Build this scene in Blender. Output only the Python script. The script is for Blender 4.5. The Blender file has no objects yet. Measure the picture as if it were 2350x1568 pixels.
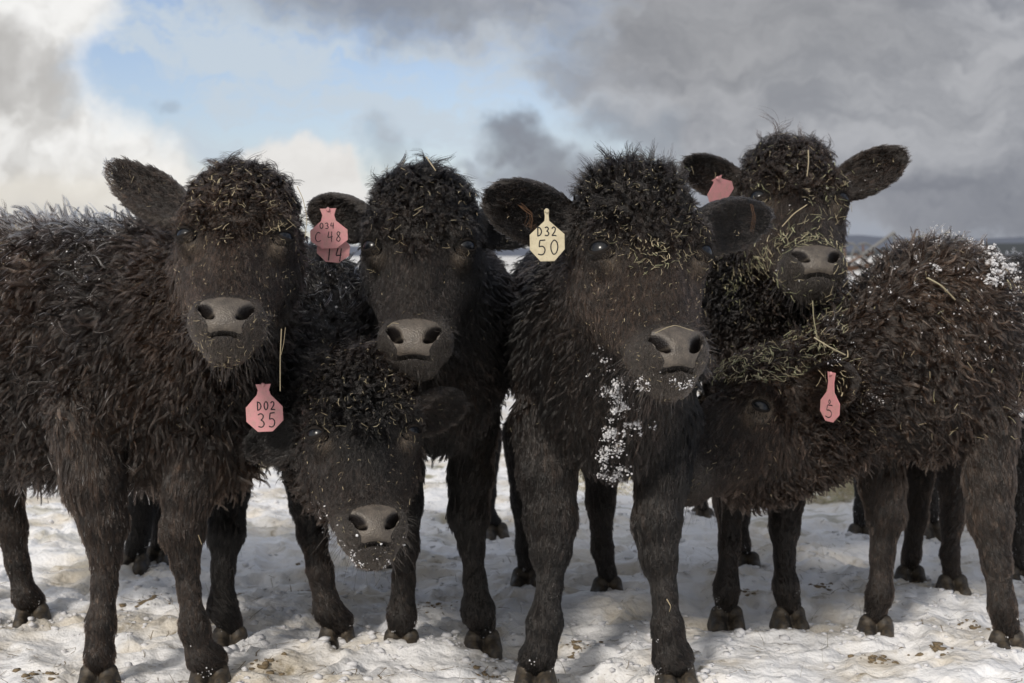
import bpy, math
import numpy as np
from mathutils import Matrix, Vector, kdtree

SC = bpy.context.scene
COL = SC.collection

# ---------------------------------------------------------------- camera
CAM_H, TILT = 0.85, math.radians(3.13)
cd = bpy.data.cameras.new('camera')
cam = bpy.data.objects.new('camera', cd)
COL.objects.link(cam)
cam.location = (0, 0, CAM_H)
cam.rotation_euler = (math.pi / 2 - TILT, 0, 0)
cd.sensor_width, cd.lens = 36.0, 55.0
cd.clip_start, cd.clip_end = 0.05, 9000
cd.dof.use_dof, cd.dof.focus_distance, cd.dof.aperture_fstop = True, 2.72, 8.0
SC.camera = cam

# ---------------------------------------------------------------- exposure and render settings
SC.view_settings.view_transform = 'Standard'
SC.view_settings.look = 'None'
SC.view_settings.exposure = 0.12
SC.view_settings.gamma = 1.0
SC.render.engine = 'CYCLES'
SC.cycles.max_bounces = 6
SC.cycles.diffuse_bounces = 3
SC.cycles.glossy_bounces = 4
SC.cycles.transmission_bounces = 4
SC.cycles.use_adaptive_sampling = True
SC.cycles.adaptive_threshold = 0.008
SC.cycles.caustics_reflective = False
SC.cycles.caustics_refractive = False
SC.cycles_curves.shape = 'RIBBONS'
SC.cycles_curves.subdivisions = 2

# ---------------------------------------------------------------- sun: low, behind the camera, a little to the left
SUN_EL, SUN_AZ = math.radians(34), math.radians(206)      # azimuth measured from +Y towards +X
sl = bpy.data.lights.new('sun', 'SUN')
sl.energy, sl.angle, sl.color = 2.2, math.radians(9.0), (1.0, 0.93, 0.84)
sun = bpy.data.objects.new('sun', sl)
COL.objects.link(sun)
sdir = Vector((math.sin(SUN_AZ) * math.cos(SUN_EL), math.cos(SUN_AZ) * math.cos(SUN_EL), math.sin(SUN_EL)))
sun.rotation_euler = sdir.to_track_quat('Z', 'Y').to_euler()

# ---------------------------------------------------------------- sky: Nishita blue with broken cloud over it
world = bpy.data.worlds.new('World')
SC.world = world
world.use_nodes = True


class NG:
    """a small helper for writing node graphs as expressions"""
    def __init__(s, tree):
        s.t = tree; s.n = tree.nodes; s.l = tree.links

    def put(s, inp, v):
        if isinstance(v, bpy.types.NodeSocket):
            s.l.new(v, inp)
        elif v is not None:
            if hasattr(inp.default_value, '__len__') and not hasattr(v, '__len__'):
                v = (v,) * len(inp.default_value)
            if hasattr(inp.default_value, '__len__') and len(inp.default_value) == 4 and len(v) == 3:
                v = (*v, 1)
            inp.default_value = v

    def m(s, op, a, b=None, c=None, clamp=False):
        n = s.n.new('ShaderNodeMath'); n.operation = op; n.use_clamp = clamp
        for i, v in enumerate((a, b, c)):
            if v is not None: s.put(n.inputs[i], v)
        return n.outputs[0]

    def vm(s, op, a, b=None):
        n = s.n.new('ShaderNodeVectorMath'); n.operation = op
        s.put(n.inputs[0], a)
        if b is not None: s.put(n.inputs[1], b)
        return n.outputs['Value'] if op in ('DOT_PRODUCT', 'LENGTH') else n.outputs[0]

    def mix(s, f, a, b, mode='MIX'):
        n = s.n.new('ShaderNodeMix'); n.data_type = 'RGBA'; n.blend_type = mode
        s.put(n.inputs[0], f); s.put(n.inputs[6], a); s.put(n.inputs[7], b)
        return n.outputs[2]

    def noise(s, vec, scale, detail=4, rough=.5, dist=0, out=0, lac=2.0):
        n = s.n.new('ShaderNodeTexNoise')
        s.put(n.inputs['Vector'], vec); s.put(n.inputs['Scale'], scale); s.put(n.inputs['Detail'], detail)
        s.put(n.inputs['Roughness'], rough); s.put(n.inputs['Distortion'], dist)
        return n.outputs[out]

    def ss(s, x, lo, hi, a=0., b=1.):
        n = s.n.new('ShaderNodeMapRange'); n.interpolation_type = 'SMOOTHSTEP'
        s.put(n.inputs[0], x)
        for i, v in enumerate((lo, hi, a, b)): s.put(n.inputs[1 + i], v)
        return n.outputs[0]


def build_world():
    g = NG(world.node_tree)
    bg = g.n['Background']
    tc = g.n.new('ShaderNodeTexCoord').outputs['Generated']
    sky = g.n.new('ShaderNodeTexSky')
    sky.sky_type = 'NISHITA'; sky.sun_disc = False
    sky.sun_elevation, sky.sun_rotation = SUN_EL, SUN_AZ
    sky.air_density, sky.dust_density, sky.ozone_density = 1.0, 0.6, 1.5
    sep = g.n.new('ShaderNodeSeparateXYZ'); g.put(sep.inputs[0], tc)
    x, y, z = sep.outputs
    # warp the direction so that cloud edges wander
    w1 = g.vm('SUBTRACT', g.noise(tc, 9, 5, .55, out=1), (.5, .5, .5))
    w2 = g.vm('SUBTRACT', g.noise(tc, 32, 6, .6, out=1), (.5, .5, .5))


    s1 = g.vm('MULTIPLY', w1, (.13, .13, .10)); s2 = g.vm('MULTIPLY', w2, (.034, .034, .03))
    d = g.vm('ADD', g.vm('ADD', tc, s1), s2)
    sp = g.n.new('ShaderNodeSeparateXYZ'); g.put(sp.inputs[0], d)
    az = g.m('ARCTAN2', sp.outputs[0], sp.outputs[1])
    el = g.m('ARCSINE', g.m('MINIMUM', sp.outputs[2], 1.0))

    def A(px): return (px - 512) / 1564
    def EL(py): return (256 - py) / 1564

    def blob(px, py, rx, ry, soft=.5, tilt=0.):
        da = g.m('SUBTRACT', az, A(px)); de = g.m('SUBTRACT', el, EL(py))
        c, sn = math.cos(tilt), math.sin(tilt)
        u = g.m('MULTIPLY_ADD', da, c * 1564 / rx, g.m('MULTIPLY', de, sn * 1564 / rx))
        v = g.m('MULTIPLY_ADD', da, -sn * 1564 / ry, g.m('MULTIPLY', de, c * 1564 / ry))
        r = g.m('SQRT', g.m('ADD', g.m('MULTIPLY', u, u), g.m('MULTIPLY', v, v)))
        return g.ss(r, 1 + soft, 1 - soft, 0, 1)

    blue = g.vm('MULTIPLY', sky.outputs[0], (SKYK * .95, SKYK * .90, SKYK * 1.02))
    # thin veil in the blue
    veil = g.noise(g.vm('MULTIPLY', d, (1, 1, 3.6)), 11, 9, .70)
    base = g.mix(g.ss(veil, .42, .60, .05, .9), blue, (.52, .59, .66))
    # grey deck right and above
    gn = g.noise(g.vm('MULTIPLY', g.vm('ADD', d, (.37, 0, .11)), (1, 1, 3.4)), 6, 8, .58)
    gn2 = g.noise(g.vm('MULTIPLY', d, (1, 1, 2.6)), 20, 7, .62)
    gv = g.m('ADD', g.m('MULTIPLY', gn, .75), g.m('MULTIPLY', gn2, .25))
    grey = g.mix(g.ss(gv, .38, .60), (.225, .238, .272), (.41, .42, .45))
    warm = g.mix(blob(900, 90, 330, 80, .9), grey, (.40, .395, .385))
    grey = g.mix(.2, grey, warm)
    grey = g.mix(g.m('MULTIPLY', blob(960, 196, 330, 26, .8), .6), grey, (.16, .17, .20))
    grey = g.mix(g.m('MULTIPLY', blob(900, 232, 420, 14, .8), .7), grey, (.31, .34, .40))
    grey = g.mix(g.m('MULTIPLY', blob(720, 20, 170, 60, .8), .4), grey, (.23, .23, .235))
    # where the deck lies: right of a wavering edge, and a wedge along the top
    deck = g.ss(az, A(580), A(690), 0, 1)
    deck = g.m('MAXIMUM', deck, g.m('MULTIPLY', blob(450, -12, 270, 56, .7, -.12), .9))
    deck = g.m('MAXIMUM', deck, g.m('MULTIPLY', blob(730, 60, 180, 75, .5), 1))
    deck = g.m('MAXIMUM', deck, g.m('MULTIPLY', blob(690, 190, 180, 46, .4), 1))
    col = g.mix(deck, base, grey)
    # low pale cloud bank under the blue
    pale = g.mix(g.noise(d, 30, 4, .5), (.62, .60, .58), (.86, .85, .83))
    col = g.mix(g.m('MULTIPLY', blob(560, 182, 100, 20, .7), .55), col, (.50, .54, .60))
    col = g.mix(blob(300, 188, 72, 42, .22), col, pale)
    # small dark scud
    for px, py, rx, ry, k in ((572, 82, 34, 17, .42), (372, 140, 22, 18, .30), (500, 136, 36, 16, .8), (548, 160, 46, 20, .75),
                              (470, 165, 30, 9, .4), (400, 30, 70, 20, .25), (175, 108, 16, 8, .25), (620, 120, 50, 16, .4)):
        col = g.mix(g.m('MULTIPLY', blob(px, py, rx, ry, .65), k), col, (.165, .17, .20))
    # bright cumulus on the left
    sh = g.noise(g.vm('ADD', d, (.3, 0, .02)), 14, 5, .5)
    white = g.mix(g.ss(sh, .38, .62), (.50, .485, .465), (.86, .85, .83))
    white = g.mix(g.m('MULTIPLY', blob(40, 196, 170, 22, .8), .55), white, (.82, .77, .68))
    cum = g.m('MAXIMUM', blob(0, 40, 105, 62, .28), blob(20, 180, 172, 76, .22, -.08))
    cum = g.m('MAXIMUM', cum, blob(-120, 110, 190, 220, .2))
    col = g.mix(g.m('MULTIPLY', cum, .96), col, white)
    col = g.mix(g.m('MULTIPLY', blob(8, 78, 36, 20, .7), .65), col, (.40, .39, .38))
    # the rest of the vault, out of the picture: broken bright cloud, brightened round the veiled sun as added front fill
    vn = g.noise(g.vm('MULTIPLY', tc, (1, 1, 1.6)), 2.4, 6, .55)
    vault = g.mix(g.ss(vn, .40, .58), g.vm('MULTIPLY', blue, (.85, .85, .85)), g.mix(g.ss(vn, .5, .75), (.52, .55, .60), (.80, .79, .77)))
    glow = g.ss(g.vm('DOT_PRODUCT', tc, tuple(sdir)), .45, 1.0, 0, 1)
    vault = g.mix(glow, vault, (1.0, .96, .91))
    front = g.m('MULTIPLY', g.ss(y, .55, .80, 0, 1), g.ss(z, .42, .24, 0, 1))
    col = g.mix(front, vault, col)
    g.put(bg.inputs['Color'], col)
    bg.inputs['Strength'].default_value = 1.0


SKYK = 0.10
build_world()

# ---------------------------------------------------------------- picture <-> place
FWD = np.array((0, math.cos(TILT), -math.sin(TILT)))
UPV = np.array((0, math.sin(TILT), math.cos(TILT)))
FD = 55.0 / 36.0 * 2350.0


def W(dx, dy, Y):
    """the point at distance Y in front of the camera seen at (dx, dy) of a 2350 x 1568 picture"""
    r = np.array(((dx - 1175) / FD, 0, 0)) + FWD + UPV * (784 - dy) / FD
    return np.array((0, 0, CAM_H)) + r * (Y / r[1])


def G(dx, dy, z=0.0):
    """the same on the ground"""
    r = np.array(((dx - 1175) / FD, 0, 0)) + FWD + UPV * (784 - dy) / FD
    return np.array((0, 0, CAM_H)) + r * ((z - CAM_H) / r[2])


def project(P):
    P = np.asarray(P, float) - (0, 0, CAM_H)
    f = P @ FWD
    return np.stack([1175 + FD * P[..., 0] / f, 784 - FD * (P @ UPV) / f], -1)
# ---------------------------------------------------------------- implicit surface modelling
def smin(a, b, k):
    h = np.clip(0.5 + 0.5 * (b - a) / k, 0, 1)
    return b * (1 - h) + a * h - k * h * (1 - h)


class Cone:
    """rounded cone between two points"""
    def __init__(s, a, b, ra, rb, k=0.03, flow=None, hl=0.03, tag='trunk', flat=None):
        s.a, s.b = V(a), V(b); s.ra, s.rb, s.k = ra, rb, k
        d = s.b - s.a
        s.flow = V(flow) if flow is not None else d / (np.linalg.norm(d) + 1e-9)
        s.hl, s.tag, s.neg = hl, tag, False
        s.flat = flat                                   # (axis, factor): squeeze across an axis
        if flat is not None:
            ax = V(flat[0]); ax = ax / np.linalg.norm(ax); s.fx, s.ff = ax, flat[1]

    def box(s):
        m = max(s.ra, s.rb) * (1.0 if s.flat is None else max(1, 1 / s.ff)) + s.k + 0.02
        return np.minimum(s.a, s.b) - m, np.maximum(s.a, s.b) + m

    def d(s, X, Y, Z):
        ab = s.b - s.a
        px, py, pz = X - s.a[0], Y - s.a[1], Z - s.a[2]
        t = np.clip((px * ab[0] + py * ab[1] + pz * ab[2]) / ab.dot(ab), 0, 1)
        qx, qy, qz = px - t * ab[0], py - t * ab[1], pz - t * ab[2]
        if s.flat is not None:
            w = (qx * s.fx[0] + qy * s.fx[1] + qz * s.fx[2]) * (s.ff - 1)
            qx, qy, qz = qx + w * s.fx[0], qy + w * s.fx[1], qz + w * s.fx[2]
        return np.sqrt(qx * qx + qy * qy + qz * qz) - (s.ra + (s.rb - s.ra) * t)


class Ell:
    """ellipsoid, optionally turned (R columns = its axes)"""
    def __init__(s, c, r, R=None, k=0.03, flow=(0, 0, -1), hl=0.03, tag='trunk', neg=False):
        s.c, s.r, s.k = V(c), V(r), k
        s.R = np.eye(3) if R is None else np.array(R, float)
        s.flow, s.hl, s.tag, s.neg = V(flow), hl, tag, neg

    def box(s):
        e = np.abs(s.R) @ s.r + s.k + 0.02
        return s.c - e, s.c + e

    def d(s, X, Y, Z):
        px, py, pz = X - s.c[0], Y - s.c[1], Z - s.c[2]
        u = [px * s.R[0, i] + py * s.R[1, i] + pz * s.R[2, i] for i in range(3)]
        k0 = np.sqrt(sum((u[i] / s.r[i]) ** 2 for i in range(3))) + 1e-6
        k1 = np.sqrt(sum((u[i] / s.r[i] ** 2) ** 2 for i in range(3))) + 1e-6
        return k0 * (k0 - 1) / k1


def V(a):
    return np.array(a, dtype=float)


def unit(v):
    v = V(v)
    return v / (np.linalg.norm(v) + 1e-12)


def field(prims, lo, hi, h):
    lo, hi = V(lo), V(hi)
    n = np.ceil((hi - lo) / h).astype(int) + 1
    ax = [lo[i] + h * np.arange(n[i]) for i in range(3)]
    F = np.full(tuple(n), 0.5, np.float32)
    for p in prims:
        b0, b1 = p.box()
        i0 = np.maximum(np.floor((b0 - lo) / h).astype(int), 0)
        i1 = np.minimum(np.ceil((b1 - lo) / h).astype(int) + 1, n)
        if np.any(i1 <= i0):
            continue
        sl = tuple(slice(i0[i], i1[i]) for i in range(3))
        X = ax[0][sl[0]][:, None, None]; Y = ax[1][sl[1]][None, :, None]; Z = ax[2][sl[2]][None, None, :]
        D = p.d(X, Y, Z)
        A = F[sl]
        F[sl] = -smin(-A, D, p.k) if p.neg else smin(A, D, p.k)
    return F, lo


def surface_nets(F, lo, h):
    """vertices and quads of the zero level"""
    S = F < 0
    nx, ny, nz = F.shape
    acc = np.zeros((nx - 1, ny - 1, nz - 1, 3), np.float32)
    cnt = np.zeros((nx - 1, ny - 1, nz - 1), np.float32)
    quads = []
    for ax in range(3):
        sa = [slice(None)] * 3; sb = [slice(None)] * 3
        sa[ax] = slice(0, -1); sb[ax] = slice(1, None)
        A, B = F[tuple(sa)], F[tuple(sb)]
        idx = np.argwhere(S[tuple(sa)] != S[tuple(sb)])
        o = [i for i in range(3) if i != ax]
        ok = np.all([(idx[:, i] > 0) & (idx[:, i] < F.shape[i] - 1) for i in o], axis=0)
        idx = idx[ok]
        va = A[tuple(idx.T)]; vb = B[tuple(idx.T)]
        t = va / (va - vb)
        pos = idx.astype(np.float32)
        pos[:, ax] += t
        for da in (0, -1):
            for db in (0, -1):
                c = idx.copy(); c[:, o[0]] += da; c[:, o[1]] += db
                np.add.at(acc, tuple(c.T), pos)
                np.add.at(cnt, tuple(c.T), 1)
        c = []
        for da, db in ((0, 0), (-1, 0), (-1, -1), (0, -1)):
            e = idx.copy(); e[:, o[0]] += da; e[:, o[1]] += db
            c.append(e)
        flip = (va < 0) ^ (ax == 1)
        q = np.stack([np.ravel_multi_index(e.T, cnt.shape) for e in c], 1)
        q[~flip] = q[~flip][:, ::-1]
        quads.append(q)
    quads = np.concatenate(quads)
    used, inv = np.unique(quads.ravel(), return_inverse=True)
    q = inv.reshape(-1, 4)
    a = acc.reshape(-1, 3)[used] / cnt.reshape(-1)[used][:, None]
    return lo + a.astype(float) * h, q


def weld(parts):
    """join (verts, quads) lists"""
    vs, qs, n = [], [], 0
    for v, q in parts:
        vs.append(v); qs.append(q + n); n += len(v)
    return np.concatenate(vs), np.concatenate(qs)


def keep_faces(v, q, mask):
    q = q[mask]
    used, inv = np.unique(q.ravel(), return_inverse=True)
    return v[used], inv.reshape(q.shape)


def smooth(v, q, it=2):
    e = np.concatenate([q[:, [0, 1]], q[:, [1, 2]], q[:, [2, 3]], q[:, [3, 0]]])
    for _ in range(it):
        s = np.zeros_like(v); c = np.zeros(len(v))
        np.add.at(s, e[:, 0], v[e[:, 1]]); np.add.at(c, e[:, 0], 1)
        np.add.at(s, e[:, 1], v[e[:, 0]]); np.add.at(c, e[:, 1], 1)
        v = 0.5 * v + 0.5 * s / c[:, None]
    return v


def vnormals(v, q):
    n = np.cross(v[q[:, 2]] - v[q[:, 0]], v[q[:, 3]] - v[q[:, 1]])
    out = np.zeros_like(v)
    for i in range(4):
        np.add.at(out, q[:, i], n)
    return out / (np.linalg.norm(out, axis=1)[:, None] + 1e-12)


def mesh_np(name, v, q, mat, parent=None, smooth_on=True, attrs=None):
    me = bpy.data.meshes.new(name)
    v = np.asarray(v, np.float32); q = np.asarray(q, np.int32)
    me.vertices.add(len(v)); me.vertices.foreach_set('co', v.ravel())
    k = q.shape[1]
    me.loops.add(q.size); me.loops.foreach_set('vertex_index', q.ravel())
    me.polygons.add(len(q)); me.polygons.foreach_set('loop_start', np.arange(0, q.size, k, dtype=np.int32))
    me.update(calc_edges=True)
    me.polygons.foreach_set('use_smooth', np.full(len(q), smooth_on))
    for an, arr in (attrs or {}).items():
        at = me.attributes.new(an, 'FLOAT', 'POINT'); at.data.foreach_set('value', np.asarray(arr, np.float32))
    me.validate()
    me.materials.append(mat)
    o = bpy.data.objects.new(name, me)
    COL.objects.link(o)
    if parent is not None:
        o.parent = parent
        o.matrix_parent_inverse = Matrix.Translation(-Vector(parent.location))
    return o
# ---------------------------------------------------------------- materials
def material(name, fn):
    m = bpy.data.materials.new(name); m.use_nodes = True
    g = NG(m.node_tree)
    fn(g, m.node_tree.nodes['Principled BSDF'], g.n.new('ShaderNodeTexCoord').outputs['Object'])
    return m


def bump(g, b, h, dist, strength=1.0):
    n = g.n.new('ShaderNodeBump'); n.inputs['Distance'].default_value = dist; n.inputs['Strength'].default_value = strength
    g.put(n.inputs['Height'], h); g.l.new(n.outputs[0], b.inputs['Normal'])


def m_skin(g, b, tc):
    g.put(b.inputs['Base Color'], g.mix(g.noise(tc, 30, 3), (.010, .008, .007), (.022, .018, .015)))
    b.inputs['Roughness'].default_value = .8


def m_nose(g, b, tc):
    n = g.noise(tc, 60, 5, .6); f = g.noise(tc, 420, 2)
    c = g.mix(g.ss(n, .3, .7), (.062, .052, .043), (.115, .096, .078))
    c = g.mix(g.ss(g.noise(tc, 260, 3, .7), .60, .70), c, (.16, .145, .105))
    a = g.n.new('ShaderNodeAttribute'); a.attribute_name = 'nostril'
    c = g.mix(a.outputs['Fac'], c, (.008, .006, .006))
    g.put(b.inputs['Base Color'], c)
    b.inputs['Roughness'].default_value = .45
    v = g.n.new('ShaderNodeTexVoronoi'); g.put(v.inputs['Vector'], tc); v.inputs['Scale'].default_value = 330
    bump(g, b, g.m('ADD', v.outputs[0], g.m('MULTIPLY', f, .5)), .0011, .8)


def m_lid(g, b, tc):
    g.put(b.inputs['Base Color'], g.mix(g.noise(tc, 150, 3), (.006, .005, .005), (.022, .018, .015)))
    b.inputs['Roughness'].default_value = .85
    b.inputs['Specular IOR Level'].default_value = .15


def m_eye(g, b, tc):
    b.inputs['Base Color'].default_value = (.006, .007, .009, 1)
    b.inputs['Roughness'].default_value = .22
    b.inputs['Specular IOR Level'].default_value = .42


def m_hoof(g, b, tc):
    s = g.n.new('ShaderNodeSeparateXYZ'); g.put(s.inputs[0], tc)
    n = g.noise(tc, 70, 4, .6)
    c = g.mix(g.ss(n, .35, .65), (.020, .017, .014), (.070, .055, .038))
    c = g.mix(g.ss(g.m('ADD', s.outputs[2], g.m('MULTIPLY', g.noise(tc, 90, 3), .02)), .026, .012), c, (.035, .030, .027))
    g.put(b.inputs['Base Color'], c); b.inputs['Roughness'].default_value = .6
    bump(g, b, g.noise(g.vm('MULTIPLY', tc, (60, 60, 260)), 1, 4), .002, .7)


def tag_mat(base, worn):
    def f(g, b, tc):
        n = g.noise(tc, 90, 5, .65); d = g.noise(tc, 300, 4, .7)
        c = g.mix(g.ss(n, .35, .7), base, worn)
        c = g.mix(g.ss(d, .60, .72), c, tuple(x * .45 for x in worn))
        g.put(b.inputs['Base Color'], c); b.inputs['Roughness'].default_value = .5
        bump(g, b, d, .0006, .5)
    return f


def plain(c, r=.8, var=.25, sc=40):
    def f(g, b, tc):
        n = g.noise(tc, sc, 4, .6)
        g.put(b.inputs['Base Color'], g.mix(n, tuple(x * (1 - var) for x in c), tuple(min(1, x * (1 + var)) for x in c)))
        b.inputs['Roughness'].default_value = r
    return f


def m_snowlump(g, b, tc):
    b.inputs['Base Color'].default_value = (.64, .64, .655, 1)
    b.inputs['Roughness'].default_value = .75
    b.inputs['Subsurface Weight'].default_value = .0


def m_hay(g, b, tc):
    a = g.n.new('ShaderNodeAttribute'); a.attribute_name = 'shade'
    c = g.mix(a.outputs['Fac'], (.40, .33, .21), (.47, .43, .29))
    c = g.mix(g.ss(a.outputs['Fac'], .55, .95), c, (.33, .345, .20))
    g.put(b.inputs['Base Color'], c); b.inputs['Roughness'].default_value = .6


def m_fur():
    m = bpy.data.materials.new('coat'); m.use_nodes = True
    g = NG(m.node_tree)
    g.n.remove(g.n['Principled BSDF'])
    h = g.n.new('ShaderNodeBsdfHairPrincipled')
    h.model = 'CHIANG'; h.parametrization = 'COLOR'
    a = g.n.new('ShaderNodeAttribute'); a.attribute_name = 'coat_colour'
    g.l.new(a.outputs['Color'], h.inputs['Color'])
    h.inputs['Roughness'].default_value = .16
    h.inputs['Radial Roughness'].default_value = .45
    h.inputs['Random Roughness'].default_value = .3
    h.inputs['Coat'].default_value = .0
    h.inputs['IOR'].default_value = 1.45
    g.l.new(h.outputs[0], g.n['Material Output'].inputs['Surface'])
    return m


M = dict(skin=material('dark_skin', m_skin), nose=material('nose_leather', m_nose), lid=material('eyelid_skin', m_lid),
         eye=material('wet_eye', m_eye), hoof=material('hoof_horn', m_hoof),
         pink=material('pink_plastic', tag_mat((.57, .25, .265), (.46, .25, .235))),
         yellow=material('pale_yellow_plastic', tag_mat((.56, .50, .35), (.47, .41, .28))),
         ink=material('black_ink', plain((.012, .012, .016), .6)),
         snowlump=material('snow_crumb', m_snowlump), hay=material('dry_hay', m_hay), fur=m_fur())

# ---------------------------------------------------------------- noise for fields over the coat
def vnoise(P, seed=0):
    """smooth value noise, vector output in -1..1"""
    P = np.asarray(P, float) + seed * 17.31
    i = np.floor(P).astype(np.int64); f = P - i
    f = f * f * (3 - 2 * f)
    out = 0
    for dx in (0, 1):
        for dy in (0, 1):
            for dz in (0, 1):
                c = (i[:, 0] + dx) * 73856093 ^ (i[:, 1] + dy) * 19349663 ^ (i[:, 2] + dz) * 83492791
                c = (c ^ (c >> 13)) * 1274126177 & 0xffffffff
                r = np.stack([((c * k) & 0xffff) / 32767.5 - 1 for k in (40503, 30011, 51787)], 1)
                w = (f[:, 0] if dx else 1 - f[:, 0]) * (f[:, 1] if dy else 1 - f[:, 1]) * (f[:, 2] if dz else 1 - f[:, 2])
                out = out + r * w[:, None]
    return out


def nrm(a):
    return a / (np.linalg.norm(a, axis=-1, keepdims=True) + 1e-12)


def rotate(v, ax, ang):
    c, s = np.cos(ang)[:, None], np.sin(ang)[:, None]
    return v * c + np.cross(ax, v) * s + ax * (np.sum(ax * v, 1)[:, None]) * (1 - c)


def sstep(x, a, b):
    t = np.clip((x - a) / (b - a), 0, 1)
    return t * t * (3 - 2 * t)
# ---------------------------------------------------------------- snow field
def axis_coords(segs):
    out = [segs[0][0]]
    for a, b, step in segs:
        n = max(1, int(round((b - a) / step)))
        out += list(np.linspace(a, b, n + 1)[1:])
    return np.array(out)


def geo(a, b, s0, r):
    out = [a]; s = s0
    while out[-1] < b:
        out.append(out[-1] + s); s *= r
    return np.array(out)


def snow_height(x, y, cell=None):
    """trampled, half thawed and refrozen snow"""
    p = np.stack([x, y, 0 * x], 1)
    w = vnoise(p * 6, 5) * .05
    q = p + w
    n1 = vnoise(q * 5.0, 1)[:, 0]; n2 = vnoise(q * 11, 2)[:, 0]; n3 = vnoise(q * 24, 3)[:, 0]; n4 = vnoise(q * 55, 4)[:, 0]
    h = .018 * n1 + .015 * (1 - 2 * np.abs(n2)) + .011 * n3 + .007 * (1 - 2 * np.abs(n3)) + .005 * n4
    # scuffed hollows, where hooves went through
    hol = vnoise(p * 3.1, 9)[:, 0]
    h -= .022 * sstep(hol, .35, .62)
    f = 1.0
    if cell is not None:
        f = np.clip(1.2 - cell / .05, 0, 1)
    far = sstep(np.hypot(x, y), 6, 14)
    big = vnoise(p * .12, 11)[:, 0] * .10 * far
    return h * f + big


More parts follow.
